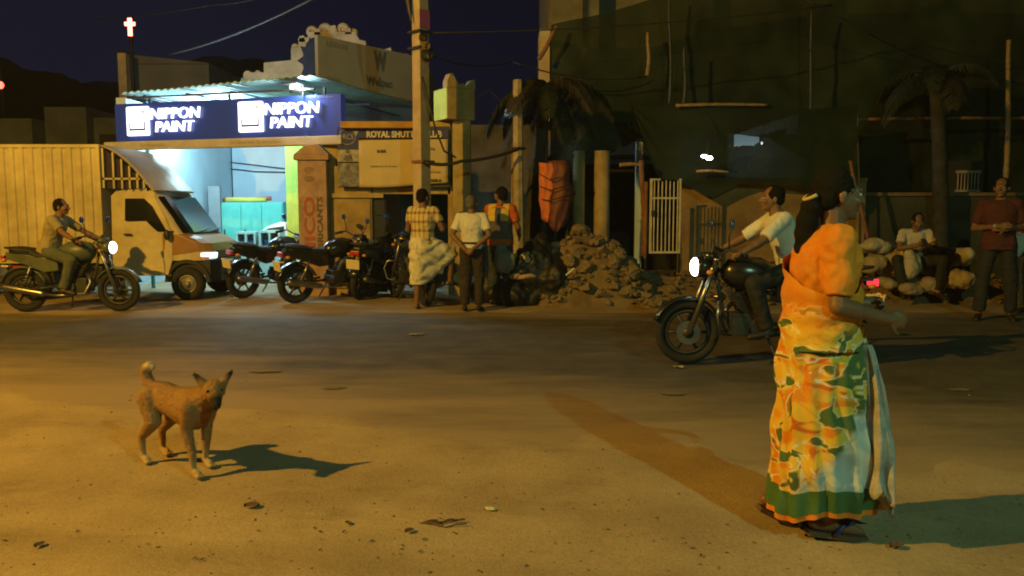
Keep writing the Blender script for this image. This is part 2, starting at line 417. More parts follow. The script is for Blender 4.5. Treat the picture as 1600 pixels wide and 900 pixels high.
def canopy():
    t = thing('canopy', 'corrugated translucent shop roof on thin steel rails above the navy sign', 'canopy', SO, SRZ)
    Lg = 3.72; sheet = mat('canopy_sheet', (.40, .62, .62), .55, .12, 3, .05)
    vs = []; fs = []; nx, ny = 150, 2
    for th in (0, .012):
        for j in range(ny):
            for i in range(nx + 1):
                x = .38 + Lg * i / nx; y = -.24 + 5.8 * j / (ny - 1)
                vs.append((x, y, 3.46 + .13 * x / Lg + .015 * math.sin(x * 2 * PI / .14) + th + .02 * y + .012 * nz((x, y, 0), 1.1)))
    n = nx + 1
    for j in range(ny - 1):
        for i in range(nx): fs += [[j * n + i, j * n + i + 1, (j + 1) * n + i + 1, (j + 1) * n + i]]
    k = n * ny
    fs += [[q + k for q in f][::-1] for f in list(fs)]
    for i in range(nx): fs.append([i, i + 1, k + i + 1, k + i])
    me = bpy.data.meshes.new('roof_sheet'); me.from_pydata(vs, [], fs); me.materials.append(sheet); link('roof_sheet', me, t)
    for y, z in ((-.12, 3.455), (.75, 3.44), (1.9, 3.46)):
        MB().span((.38, y, z - .06), (.38 + Lg, y + .05, z - .03)).build('rail', IRON, t)
    for x in (.5, .72, 1.6, 2.5, Lg):
        MB().span((x, -.1, 3.43), (x + .05, 4.6, 3.45)).build('purlin', IRON, t)
    for x in (.45, Lg + .2):
        for y in (.26, 4.8): MB().cyl((x, y, 0), (x, y, 3.40), .035).build('post', mat('teal_post', (.08, .3, .3), .5, .1, 5, 0), t)
canopy()
def flood():
    x, z = on_plane(462, 133, SO, SD)
    p = SO + SD * x
    t = thing('flood_lamp', 'small bright white flood lamp clamped under the right end of the corrugated canopy', 'lamp', (p.x, p.y - .05, 3.44), SRZ)
    MB().span((-.11, .0, -.07), (.11, .05, .07)).build('housing', IRON, t, bevel=.01)
    MB().span((-.13, -.2, .05), (.16, .02, .075)).build('hood', IRON, t)
    MB().span((-.085, -.012, -.035), (.085, 0, .045)).build('lens', emit('flood_lens', (.9, 1, 1), 9), t)
    lamp('flood_lamp_light', 'POINT', (.15, -.14, -.02), 40, (.75, .95, 1), .06, t)
    MB().cyl((.15, 0, -.15), (.15, 0, .09), .014).build('bracket', IRON, t)
flood()
def shop():
    t = thing('paint_shop', 'brightly lit open shop yard with pale blue back wall and lime painted jamb', 'shop', (-6.5, 20.5, 0))
    def W(p): return p - V((-6.5, 20.5, 0))
    b = at(447, 300, 16.2).x + .02; a = at(196, 200, 14.9).x
    def sp(nm, m, p, q, bevel=0): return MB().span(W(V(p)), W(V(q))).build(nm, m, t, bevel=bevel)
    sp('back_wall', BLUEPT, (a, 20.5, 0), (b, 20.7, 3.62))
    l0 = at(447, 300, 16.2).x; l1 = at(505, 300, 16.2).x
    sp('lime_jamb', LIME, (l0, 16.2, 0), (l1 + .3, 16.6, 3.5))
    sp('side_wall', BLUEPT, (b + .02, 16.62, 0), (b + .2, 20.48, 3.6))
    sp('left_wall', BLUEPT, (a - .2, 15.0, 0), (a - .02, 20.48, 3.5))
    sp('shutter', mat('grey_shutter', (.22, .25, .26), .6, .1, 4, .1), (at(325, 300, 18.5).x, 18.5, 0), (at(343, 300, 18.5).x, 18.6, at(334, 291, 18.5).z))
    pp = at(335, 240, 20.3)
    pipes = MB()
    pipes.cyl(W(V((at(335, 0, 20.4).x, 20.4, 2.2))), W(V((at(335, 0, 20.4).x, 20.4, 3.9))), .03)
    pipes.cyl(W(at(300, 258, 20.4)), W(at(347, 255, 20.4)), .05).cyl(W(at(346, 225, 20.4)), W(at(346, 256, 20.4)), .045)
    pipes.build('pipe', mat('teal_post', (0, 0, 0)), t, True)
    MB().tube([W(at(345, 252, 20.42)), W(at(400, 258, 20.42)), W(at(447, 264, 20.42))], .012).tube([W(at(345, 262, 20.42)), W(at(400, 268, 20.42)), W(at(447, 269, 20.42))], .012).build('wire', CABLE, t)
    # tube lights on the back wall and under the roof
    for x, y, z in ((-5.35, 15.3, 3.32), (-6.9, 16.6, 3.34)):
        MB().cyl(W(V((x - .6, y, z))), W(V((x + .6, y, z))), .018).build('tube_light', emit('cool_tube', (.75, .95, 1), 18), t, True)
        lamp('tube_light_lamp', 'POINT', W(V((x, y, z - .12))), SHOP_P, (.55, .87, 1.0), .25, t)
shop()
def cupboards():
    z0 = at(390, 316, 18.6).z
    t = thing('teal_cupboard', 'wide teal steel cupboard standing against the pale blue shop wall', 'cupboard', (at(392, 300, 18.6).x, 18.6, 0))
    w2 = (at(442, 300, 18.6).x - at(343, 300, 18.6).x) / 2
    MB().span((-w2, 0, 0), (w2, .5, z0)).build('carcass', TEAL, t, bevel=.01)
    for i in range(3):
        x = -w2 + .03 + i * (2 * w2 - .03) / 3
        d = MB().span((x, -.02, .1), (x + (2 * w2 - .1) / 3, 0, z0 - .06)).build('door', TEAL, t, bevel=.006)
        MB().span((x + .06, -.045, .8), (x + .09, -.02, 1.0)).build('handle', IRON, d)
    r = thing('rolled_banner', 'red and yellow rolled banner lying on top of the teal cupboard', 'banner', (at(390, 310, 18.8).x, 18.8, z0))
    MB().cyl((-.62, 0, .05), (.5, 0, .09), .05, .05).build('roll', mat('red_cloth', (.55, .13, .06), .8, .1, 4, .1), r, True)
    MB().cyl((-.5, -.12, .06), (.42, -.12, .06), .06, .06).build('yellow_roll', mat('yellow_cloth', (.6, .5, .1), .8, .1, 4, .1), r, True)
    for k, (a, b, top) in enumerate(((368, 399, 362), (404, 437, 360))):
        p = at((a + b) / 2, top, 16.6); s = (at(b, top, 16.6).x - at(a, top, 16.6).x) / 2
        g = thing('display_cabinet', ('teal' if k == 0 else 'pale') + (' framed display cabinet of paint tins nearest the parked lorry' if k == 0 else ' framed display cabinet of paint tins beside the lime jamb'), 'cabinet', (p.x, 16.6, 0), 0, 'display cabinets in the shop yard')
        MB().span((-s, 0, 0), (s, .4, p.z - .34)).span((-s, .3, p.z - .34), (s, .4, p.z)).span((-s, 0, p.z - .05), (s, .3, p.z)).span((-s, 0, p.z - .34), (-s + .04, .3, p.z - .05)).span((s - .04, 0, p.z - .34), (s, .3, p.z - .05)).span((-.02, 0, p.z - .34), (.02, .3, p.z - .05)).build('frame', mat('pale_teal_frame', (.42, .62, .58), .5, .1, 4, .05), g)
        for i in range(4):
            x = -s + .11 + i * (2 * s - .22) / 3
            MB().cyl((x, .15, p.z - .335), (x, .15, p.z - .14), .05, .05, 12).build('paint_tin', mat('tin_blue', (.08, .12, .3), .4, .2, 6, 0, .3), g, True)
    p = at(447, 347, 17.2)
    v = thing('white_car', 'white car roof and rear window showing behind the parked motorcycles in the shop yard', 'car', (p.x, 17.4, 0))
    prof = [(-1.0, .25), (-1.05, .75), (-.8, .85), (-.5, p.z - .1), (-.2, p.z), (.55, p.z), (.8, .9), (1.0, .8), (1.05, .25)]
    MB().prism(prof, 'y', 0, 1.3).build('body', mat('white_car_paint', (.62, .62, .56), .35, .05, 3, 0), v, True, .06)
    glass('shop_car_glass', (.02, .03, .03), 1)
    MB().prism([(-.68, .88), (-.45, p.z - .14), (-.1, p.z - .09), (-.1, .88)], 'y', -.012, .01).build('window', M['shop_car_glass'], v)
    MB().prism([(-.03, .88), (-.03, p.z - .09), (.45, p.z - .09), (.62, .88)], 'y', -.012, .01).build('window', M['shop_car_glass'], v)
    for x in (-.6, .65): MB().torus((x, -.02, .27), (0, 1, 0), .2, .07).cyl((x, -.05, .27), (x, .05, .27), .17).build('wheel', CABLE, v, True)
cupboards()

# ------------------------------------------------------------------ gate pillar with painted advert
def mico_pillar():
    a, b = at(466, 330, 13.3), at(511, 330, 13.3); wd = b.x - a.x; top = at(490, 250, 13.3).z
    t = thing('gate_pillar', 'dusky pink gate pillar with a domed cap and MICO LUBRICANTS painted up its face', 'pillar', (a.x, 13.3, 0))
    pink = mat('dusky_pink_paint', (.36, .235, .20), .9, .2, 5, .3, col2=(.46, .31, .26))
    MB().span((0, 0, 0), (wd, .5, top)).build('shaft', pink, t, bevel=.012)
    MB().span((-.05, -.05, top), (wd + .05, .55, top + .09)).prism([(-.045, top + .09), (wd * .3, top + .24), (wd * .7, top + .26), (wd + .045, top + .09)], 'y', -.045, .545).build('cap', pink, t, bevel=.01)
    red = mat('faded_red_print', (.38, .10, .07), .9, .15, 9, 0); blk = mat('faded_black_print', (.13, .085, .08), .9, .15, 9, 0)
    zb = at(480, 402, 13.3).z
    lettering('lettering', 'MICO', .17, .004, red, t, (.27, -.004, zb - .05), 1.05, rot=(0, -PI / 2, 0), offset=.006)
    lettering('lettering', 'LUBRICANTS', .085, .004, blk, t, (.40, -.004, zb - .08), 1.08, rot=(0, -PI / 2, 0), offset=.004)
    for z in (1.95, 2.1): MB().ell((.2, -.002, z), (.09, .004, .05)).build('smudge', mat('pink_stain', (.26, .17, .15), .9, .2, 9, 0), t)
mico_pillar()
def club_gate():
    Y = 13.5
    def X(px): return at(px, 330, Y).x
    def Z(py): return at(620, py, Y).z
    t = thing('gatehouse_wall', 'ochre limewashed gatehouse wall with dark blue door leaf and a deep dark doorway', 'gatehouse', (X(600), Y, 0))
    ox = X(600)
    def sp(nm, m, a, b, bv=0): return MB().span((a[0] - ox, a[1] - Y, a[2]), (b[0] - ox, b[1] - Y, b[2])).build(nm, m, t, bevel=bv)
    sp('wall', OCHRE, (X(508), Y, 0), (X(581), Y + .3, Z(225)))
    sp('panel', mat('stained_ochre', (.34, .22, .10), .9, .35, 2.2, .3, col2=(.46, .33, .15)), (X(517), Y - .03, .12), (X(579), Y, Z(311)), .01)
    sp('ledge', OCHRE, (X(508), Y - .06, Z(309)), (X(600), Y, Z(302)))
    sp('lintel', OCHRE, (X(583), Y, Z(303)), (X(704), Y + .3, Z(190)))
    sp('coping', mat('orange_ochre', (.45, .26, .08), .85, .25, 5, .2), (X(541), Y - .34, Z(203)), (X(655), Y + .3, Z(193)), .01)
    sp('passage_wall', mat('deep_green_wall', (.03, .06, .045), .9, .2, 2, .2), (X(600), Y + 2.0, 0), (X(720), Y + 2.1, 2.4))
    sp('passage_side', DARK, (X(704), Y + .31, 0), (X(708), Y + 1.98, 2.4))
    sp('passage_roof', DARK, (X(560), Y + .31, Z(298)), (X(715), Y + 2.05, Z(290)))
    d = sp('door', mat('navy_door', (.012, .018, .045), .6, .2, 5, .1), (X(583), Y + .05, .05), (X(603), Y + .1, Z(312)), .006)
    for k in range(3): MB().span((X(585) - ox, .03, .25 + k * .55), (X(601) - ox, .05, .65 + k * .55)).build('door_panel', mat('navy_door', (0, 0, 0)), d, bevel=.006)
    sp('door', mat('olive_door', (.10, .10, .05), .8, .2, 4, .1), (X(622), Y + 1.2, .05), (X(650), Y + 1.25, Z(322)), .006)
    MB().ell((X(623) - ox, 1.12, Z(361)), (.035, .035, .035)).build('door_knob', mat('chrome', (.6, .6, .6), .2, .05, 5, 0, 1), t, True)
    sp('jamb', OCHRE, (X(700), Y, 0), (X(717), Y + .3, Z(290)))
    # banner of the club
    B = thing('club_banner', 'framed club banner with blue ROYAL SHUTTLE CLUB heading over a large cream sheet', 'banner', (X(533), Y - .17, 0))
    bx = X(533)
    def bp(nm, m, x0, z0, x1, z1, dy, par=None): return MB().span((X(x0) - bx, -dy, Z(z1)), (X(x1) - bx, -dy + .02, Z(z0))).build(nm, m, par or B)
    navy = mat('banner_navy', (.045, .05, .20), .7, .15, 3, .05)
    bp('frame', IRON, 532, 199, 704, 293, -.02)
    bp('heading', navy, 533, 201, 703, 217.5, .02)
    bp('heading_side', navy, 533, 217.7, 566, 235, .02)
    bp('picture', mat('grey_photo_print', (.34, .32, .32), .7, .5, 7, .02), 533, 235.2, 566, 254, .02)
    bp('picture', mat('blue_grey_photo_print', (.20, .20, .24), .7, .6, 8, .02), 533, 256, 566, 292, .02)
    # cream sheet, slightly slack
    nx, nzz = 24, 14; vs = []
    for j in range(nzz + 1):
        for i in range(nx + 1):
            u, v = i / nx, j / nzz
            vs.append((X(566) - bx + (X(702) - X(566)) * u, -.035 - .018 * nz((u * 3, v * 2, 0), 1.6) - .01 * math.sin(u * PI), Z(221 - 2 * u + v * (72 - 3 * u) + 1.5 * math.sin(u * 5) * v)))
    fs = [[j * (nx + 1) + i, j * (nx + 1) + i + 1, (j + 1) * (nx + 1) + i + 1, (j + 1) * (nx + 1) + i] for j in range(nzz) for i in range(nx)]
    me = bpy.data.meshes.new('cream_sheet'); me.from_pydata(vs, [], fs); me.polygons.foreach_set('use_smooth', [True] * len(fs)); me.materials.append(mat('cream_sheet', (.55, .44, .27), .8, .1, 2, .05))
    s = link('cream_sheet', me, B); so = s.modifiers.new('t', 'SOLIDIFY'); so.thickness = .004
    gold = mat('cream_lettering', (.62, .55, .42), .7, .05, 6, 0)
    lettering('lettering', 'ROYAL SHUTTLE CLUB', .10, .006, gold, B, (X(578) - bx, -.026, Z(216)), X(693) - X(578), offset=.006)
    lettering('lettering', 'RCS', .08, .006, mat('silver_print', (.35, .36, .42), .7, .05, 6, 0), B, (X(542) - bx, -.026, Z(219)), X(558) - X(542))
    MB().torus((X(549) - bx, -.025, Z(215)), (0, 1, 0), .13, .006, 24, 5).build('emblem_ring', mat('silver_print', (0, 0, 0)), B)
    MB().prism([(X(558) - bx, Z(207)), (X(566) - bx, Z(206)), (X(562) - bx, Z(214))], 'y', -.027, -.02).build('shuttlecock_mark', mat('silver_print', (0, 0, 0)), B)
    faint = mat('faint_print', (.33, .25, .15), .8, .1, 9, 0); dk = mat('dark_print', (.12, .09, .08), .8, .1, 9, 0)
    # player figures in the pictures
    for (px, py, k) in ((549, 238, 1), (548, 262, 1.2)):
        MB().ell((X(px) - bx, -.022, Z(py)), (.035 * k, .006, .04 * k)).prism([(X(px - 4) - bx, Z(py + 6)), (X(px + 5) - bx, Z(py + 4)), (X(px + 8) - bx, Z(py + 15)), (X(px) - bx, Z(py + 17)), (X(px - 7) - bx, Z(py + 12))], 'y', -.026, -.02).build('player_print', mat('player_print', (.14, .13, .16), .7, .5, 12, 0), B)
    def stroke_line(x0, x1, y, m, n, h):
        b = MB(); rr = random.Random(int(x0 + y)); x = X(x0)
        while x < X(x1):
            wv = rr.uniform(.02, .05); b.span((x - bx, -.060, Z(y) - h * rr.uniform(.35, .5)), (x - bx + wv, -.05, Z(y) + h * rr.uniform(.35, .55))); x += wv + rr.uniform(.008, .02)
        kind(b.build('illegible_print', m, B), 'stuff')
    stroke_line(594, 607, 238, dk, 6, .05); stroke_line(584, 622, 261, faint, 12, .03); stroke_line(673, 679, 234, faint, 3, .05)
    stroke_line(673, 689, 256, faint, 8, .03); stroke_line(673, 690, 270, faint, 8, .03); stroke_line(652, 690, 283, dk, 9, .05)
    # column with ochre capital; shop light on one side is put in as lime
    K = thing('gate_column', 'tall ochre column carrying an ochre box capital with its shop-lit side coloured lime and a battlement crest', 'column', (X(712) + .11, Y - .12, 0), 0)
    cw = (X(736) - X(709)) / 2
    MB().span((-cw, 0, 0), (cw, .3, Z(189))).build('shaft', OCHRE, K, bevel=.01)
    q = Matrix.Rotation(R(-31), 3, 'Z'); z0, z1 = Z(189), Z(141)
    c = MB().box((-.12, .12, (z0 + z1) / 2), (.50, .50, z1 - z0), q.inverted()).build('capital', OCHRE, K, bevel=.006)
    lf = MB(); lf.box(V((-.12, .12, (z0 + z1) / 2)) + q.inverted() @ V((-.255, 0, 0)), (.012, .48, z1 - z0 - .01), q.inverted()); lf.build('shop_lit_face', LIME, c)  # lamp light on this side painted as a lime plate
    prof = [(-.25, 0), (-.25, .10), (-.2, .22), (-.14, .24), (-.1, .14), (-.04, .06), (.03, .08), (.08, .05), (.14, .06), (.19, .14), (.25, .16), (.27, .0)]
    cr = MB(); cr.prism(prof, 'y', -.25, -.08)
    cr.v = [q.inverted() @ p + V((-.12, .12, z1 + .002)) for p in cr.v]; cr.build('crest', OCHRE, c, bevel=.008)
club_gate()
def extra_posts():
    Y = 13.0; a, b = at(800, 300, Y), at(821, 300, Y)
    t = thing('fence_post', 'rough pale timber post standing by the palm trunk with a band half way up', 'post', ((a.x + b.x) / 2, Y, 0))
    MB().cyl((0, 0, 0), (-.02, 0, at(800, 125, Y).z), .10, .075, 7).build('timber', mat('pale_timber', (.36, .28, .17), .85, .35, 7, .35), t)
    MB().torus((0, 0, at(800, 232, Y).z), (0, 0, 1), .1, .02).build('band', IRON, t, True)
    MB().cyl((-.13, .03, 0), (-.10, .03, at(800, 240, Y).z), .022, .018, 6).build('stake', BAMBOO, t)
    p = at(798, 300, 17.5)
    W = thing('compound_wall', 'dim weathered grey wall behind the gate column and timber post', 'wall', (p.x, 17.5, 0))
    MB().span((-1.6, 0, 0), (1.0, .25, at(760, 195, 17.5).z)).build('wall', mat('dim_grey_plaster', (.11, .10, .075), .95, .45, 1.3, .4), W)
    b = thing('bulb', 'tiny dim teal bulb high beside the top of the pale timber post', 'bulb', at(795, 177, 16.5))
    MB().ell((0, 0, 0), (.09, .09, .11)).build('globe', emit('teal_glow', (.1, .45, .5), .45), b, True)
    MB().tube([(0, 0, .1), (-.4, .3, .5), (-1.0, .9, .3)], .012).build('wire', CABLE, b)
extra_posts()

# ------------------------------------------------------------------ buildings behind
def stepped_building():
    Y = 21.0
    def X(px): return at(px, 100, Y).x
    def Z(py): return at(500, py, Y).z
    t = thing('stepped_building', 'beige building with stepped parapet gable and round plaster ornaments along its top', 'building', (X(500), Y, 0))
    ox = X(500)
    prof = [(376, 330), (376, 122), (388, 120), (392, 113), (412, 113), (412, 98), (455, 94), (455, 76), (467, 74), (467, 60), (482, 58), (482, 50), (556, 50), (562, 62), (572, 64), (572, 330)]
    MB().prism([(X(a) - ox, Z(b)) for a, b in prof], 'y', 0, .5).build('gable_wall', CREAM, t)
    for px, py, r in ((384, 116, .12), (400, 113, .08), (487, 48, .16), (508, 46, .2), (536, 44, .17), (552, 50, .12), (460, 72, .1)):
        MB().torus((X(px) - ox, .12, Z(py)), (0, 1, 0), r * .62, r * .36, 20, 8).cyl((X(px) - ox, .1, Z(py)), (X(px) - ox, .22, Z(py)), r * .5).build('ornament', CREAM, t, True)
    for px, py in ((497, 47), (522, 42), (545, 46), (473, 58)):
        MB().prism([(X(px - 6) - ox, Z(py + 8)), (X(px + 6) - ox, Z(py + 8)), (X(px + 3) - ox, Z(py - 3)), (X(px - 4) - ox, Z(py - 2))], 'y', .0, .3).build('finial', CREAM, t, bevel=.01)
    MB().span((X(574) - ox, .1, 0), (X(660) - ox, 3, Z(88))).build('side_block', CREAM, t)
    MB().prism([(X(586) - ox, Z(88)), (X(588) - ox, Z(79)), (X(610) - ox, Z(73)), (X(612) - ox, Z(88))], 'y', .1, 1).prism([(X(628) - ox, Z(88)), (X(634) - ox, Z(82)), (X(640) - ox, Z(88))], 'y', .1, .6).build('parapet', CREAM, t)
    MB().ell((X(498) - ox, -.35, Z(100)), (.32, .05, .6), n=10).build('star_emblem', mat('navy_emblem', (.02, .03, .07), .8, .2, 5, 0), t)
    pts = []
    for k in range(20):
        r = .62 if k % 2 == 0 else .40; pts.append((X(497) - ox + r * math.cos(2 * PI * k / 20) * .75, Z(98) + r * math.sin(2 * PI * k / 20)))
    MB().prism(pts, 'y', -.28, -.22).build('star_emblem', mat('navy_emblem', (0, 0, 0)), t)
stepped_building()
def hoarding():
    O, E = V((-3.70, 15.6, 0)), V((-2.02, 17.8, 0)); D = (E - O).normalized(); Lg = (E - O).length
    t = thing('hoarding', 'large grey white advertising hoarding with a dark W mark angled above the club banner', 'hoarding', O, math.atan2(D.y, D.x))
    zt = 4.76; zb = 3.0
    MB().span((0, 0, zb), (Lg, .08, zt)).build('sheet', mat('hoarding_sheet', (.33, .34, .42), .8, .1, 1.5, .1), t)
    for x in (.2, Lg - .2): MB().cyl((x, .15, 0), (x, .15, zt), .05).build('post', IRON, t)
    dk = mat('hoarding_navy', (.13, .14, .21), .8, .1, 6, 0); rd = mat('hoarding_red', (.28, .21, .24), .8, .15, 6, 0); fd = mat('hoarding_grey', (.25, .26, .32), .8, .1, 6, 0)
    x, z = on_plane(582, 110, O, D)
    lettering('lettering', 'W', .36, .006, dk, t, (on_plane(583, 108, O, D)[0], -.008, on_plane(583, 107, O, D)[1]), on_plane(603, 108, O, D)[0] - on_plane(583, 108, O, D)[0], offset=.02)
    lettering('lettering', 'Welpac', .17, .006, dk, t, (on_plane(571, 126, O, D)[0], -.008, on_plane(590, 134, O, D)[1]), on_plane(612, 126, O, D)[0] - on_plane(571, 126, O, D)[0], offset=.004)
    b = MB(); rr = random.Random(4); x = on_plane(540, 130, O, D)[0]; x1 = on_plane(650, 140, O, D)[0]
    while x < x1:
        wv = rr.uniform(.05, .1); b.span((x, -.012, 3.66 + .02 * rr.random()), (x + wv, -.002, 3.83)); x += wv + rr.uniform(.03, .07)
    kind(b.build('illegible_print', rd, t), 'stuff')
    b = MB()
    for (p, q, y) in ((508, 540, 74), (566, 630, 160), (508, 530, 128)):
        x = on_plane(p, y, O, D)[0]; x1 = on_plane(q, y, O, D)[0]; z = on_plane((p + q) / 2, y, O, D)[1]
        while x < x1:
            wv = rr.uniform(.04, .1); b.span((x, -.012, z), (x + wv, -.002, z + .09)); x += wv + .03
    kind(b.build('illegible_print', fd, t), 'stuff')
hoarding()
def far_things():
    Y = 27
    a, b = at(210, 100, Y), at(326, 100, Y)
    t = thing('plain_block', 'dark flat topped building rising behind the shop canopy', 'building', (a.x, Y, 0))
    MB().prism([(0, 0), (0, at(210, 86, Y).z), (b.x - a.x, at(326, 98, Y).z), (b.x - a.x, 0)], 'y', 0, 6).build('walls', mat('blue_grey_wall', (.16, .17, .20), .9, .2, .8, .2), t)
    MB().span((-.1, -.1, at(210, 86, Y).z - .3), (b.x - a.x, -.002, at(210, 88, Y).z - .25)).build('cornice', mat('blue_grey_wall', (0, 0, 0)), t)
    for i in range(2):
        MB().span((.5 + i * 1.1, -.04, 3.6), (1.1 + i * 1.1, .02, 4.6)).build('window', DARK, t)
    Y = 24
    t = thing('low_houses', 'low dark house with stepped flat roofs behind the lorry', 'house', (at(20, 200, Y).x, Y, 0))
    ox = at(20, 200, Y).x
    for (p, q, top, dy) in ((-60, 50, 185, 0), (50, 118, 163, .6), (118, 185, 178, 1.0)):
        MB().span((at(p, top, Y).x - ox, dy, 0), (at(q, top, Y).x - ox - .02, 5, at(p, top, Y).z)).build('wall', mat('dim_blue_plaster', (.10, .11, .13), .9, .3, 1.0, .3), t)
    MB().span((at(130, 215, Y).x - ox, .94, 1.8), (at(160, 215, Y).x - ox, 1.0, at(140, 205, Y).z)).build('window', DARK, t)
    Y = 26
    p0 = at(196, 143, Y); p1 = at(193, 84, Y)
    t = thing('chapel_pier', 'slim beige pier rising behind the navy shop sign under the red cross', 'pier', (p0.x, Y, 0))
    MB().box((p1.x - p0.x, 0, p1.z / 2), (.26, .3, p1.z)).build('shaft', CREAM, t, bevel=.01)
    MB().span((-.2, -.2, p1.z), (.1, .2, p1.z + .06)).build('cap', DARK, t)
    Y = 34
    c = at(203, 42, Y)
    t = thing('neon_cross', 'glowing red neon cross high on a thin dark mast against the night sky', 'cross', (c.x, Y, 0))
    ne = emit('red_neon', (1, .16, .10), 9)
    MB().cyl((0, .05, 0), (0, .05, c.z - .35), .07).build('mast', IRON, t)
    MB().span((-.085, -.04, c.z - .37), (.085, .04, c.z + .36)).build('upright', ne, t, bevel=.03)
    MB().span((-.22, -.035, c.z + .04), (-.087, .035, c.z + .20)).build('arm', ne, t, bevel=.03)
    MB().span((.087, -.035, c.z + .04), (.22, .035, c.z + .20)).build('arm', ne, t, bevel=.03)
    Y = 45
    c = at(1, 133, Y)
    t = thing('beacon_mast', 'thin mast with a small red lamp at the left edge', 'mast', (c.x, Y, 0))
    MB().cyl((0, .1, 0), (0, .1, c.z + 1), .06).build('pole', IRON, t)
    MB().ell((0, 0, c.z), (.16, .16, .2)).build('red_lamp', emit('red_beacon', (1, .08, .05), 6), t, True)
    t['label'] = 'thin dark mast with a small red lamp far off beyond the lorry'
far_things()
# ------------------------------------------------------------------ netted building on the right
def net_mat(name, col, clear, scale=90):
    m = bpy.data.materials.new(name); m.use_nodes = True
    n = m.node_tree.nodes; L = m.node_tree.links; b = n['Principled BSDF']; out = n['Material Output']
    tc = n.new('ShaderNodeTexCoord')
    no = n.new('ShaderNodeTexNoise'); no.inputs['Scale'].default_value = .9; no.inputs['Detail'].default_value = 6
    L.new(tc.outputs['Object'], no.inputs['Vector'])
    r = n.new('ShaderNodeValToRGB'); r.color_ramp.elements[0].position = .3; r.color_ramp.elements[0].color = (*[c * .55 for c in col], 1)
    r.color_ramp.elements[1].position = .7; r.color_ramp.elements[1].color = (*[c * 1.3 for c in col], 1)
    L.new(no.outputs['Fac'], r.inputs['Fac']); L.new(r.outputs['Color'], b.inputs['Base Color'])
    b.inputs['Roughness'].default_value = .8; b.inputs['Specular IOR Level'].default_value = .2
    t = n.new('ShaderNodeBsdfTransparent'); mx = n.new('ShaderNodeMixShader')
    # woven mesh openings, uneven over the sheet
    n2 = n.new('ShaderNodeTexNoise'); n2.inputs['Scale'].default_value = scale; n2.inputs['Detail'].default_value = 1
    L.new(tc.outputs['Object'], n2.inputs['Vector'])
    mr = n.new('ShaderNodeMapRange'); mr.inputs['From Min'].default_value = .42; mr.inputs['From Max'].default_value = .62; mr.inputs['To Min'].default_value = clear * .5; mr.inputs['To Max'].default_value = clear * 1.5
    L.new(n2.outputs['Fac'], mr.inputs['Value'])
    L.new(mr.outputs['Result'], mx.inputs['Fac']); L.new(b.outputs['BSDF'], mx.inputs[1]); L.new(t.outputs['BSDF'], mx.inputs[2]); L.new(mx.outputs['Shader'], out.inputs['Surface'])
    M[name] = m
    return m
NET = net_mat('green_debris_net', (.020, .031, .016), .10)
NET2 = net_mat('dark_green_debris_net', (.016, .026, .015), .06)
def lerp_poly(poly, x):
    for (x0, y0), (x1, y1) in zip(poly, poly[1:]):
        if x <= x1: return y0 + (y1 - y0) * (x - x0) / (x1 - x0)
    return poly[-1][1]
def net(name, label, top, bot, Y, m, nx, ny, billow, hole=None, seed=0.0):
    vs = []; x0, x1 = top[0][0], top[-1][0]
    for j in range(ny + 1):
        for i in range(nx + 1):
            px = x0 + (x1 - x0) * i / nx; a, b = lerp_poly(top, px), lerp_poly(bot, px); py = a + (b - a) * j / ny
            p = at(px, py, Y)
            p.y += billow * (nz((p.x, p.z * .5, seed), .8) + .4 * nz((p.x, p.z, seed), 2.6)) + .3 * billow * abs(math.sin(j / ny * PI * 3.0))
            vs.append(p)
    fs = []
    for j in range(ny):
        for i in range(nx):
            if hole and hole(x0 + (x1 - x0) * (i + .5) / nx, lerp_poly(top, x0 + (x1 - x0) * (i + .5) / nx) + (lerp_poly(bot, x0 + (x1 - x0) * (i + .5) / nx) - lerp_poly(top, x0 + (x1 - x0) * (i + .5) / nx)) * (j + .5) / ny): continue
            fs.append([j * (nx + 1) + i, j * (nx + 1) + i + 1, (j + 1) * (nx + 1) + i + 1, (j + 1) * (nx + 1) + i])
    me = bpy.data.meshes.new(name); me.from_pydata([tuple(v) for v in vs], [], fs); me.polygons.foreach_set('use_smooth', [True] * len(fs)); me.materials.append(m)
    return tag(link(name, me), label, 'netting')
def netted_building():
    Y = 16.2
    t = thing('unfinished_building', 'tall unfinished concrete building shrouded in green debris netting', 'building', (8, Y, 0))
    x0 = at(843, 60, Y).x - 8; x1 = 16.5; zt = 9.0
    raw = mat('raw_concrete', (.20, .18, .14), .95, .35, 1.2, .4)
    MB().span((x0 + .22, .9, 2.9), (x1, 7, zt)).build('wall', raw, t)
    MB().span((x0, -.05, 3.2), (x0 + .2, .85, at(850, 46, Y).z)).build('corner_pier', mat('pale_plaster', (.55, .46, .33), .9, .15, 3, .2), t)
    for z in (2.55, 4.35, 6.1, 7.9):
        MB().span((x0 + .22, .05, z), (x1, .88, z + .3)).build('floor_slab', raw, t)
    for k in range(7):
        x = x0 + .9 + k * 2.3
        MB().span((x, .3, 4.66), (x + .3, .7, 6.09)).span((x, .3, 2.86), (x + .3, .7, 4.34)).build('column', raw, t)
    for k in range(5):
        x = x0 + 1.6 + k * 2.3
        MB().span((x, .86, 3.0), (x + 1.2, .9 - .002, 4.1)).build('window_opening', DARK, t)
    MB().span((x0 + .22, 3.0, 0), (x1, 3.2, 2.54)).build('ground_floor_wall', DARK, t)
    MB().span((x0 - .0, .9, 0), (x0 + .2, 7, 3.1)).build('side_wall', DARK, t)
    for px, r in ((904, .11), (940, .14)):
        p = at(px, 330, 14.6)
        MB().cyl((p.x - 8, 14.6 - Y, 0), (p.x - 8, 14.6 - Y, 2.5), r, r, 18).build('round_column', mat('tan_column', (.40, .29, .14), .85, .2, 4, .2), t, True)
netted_building()
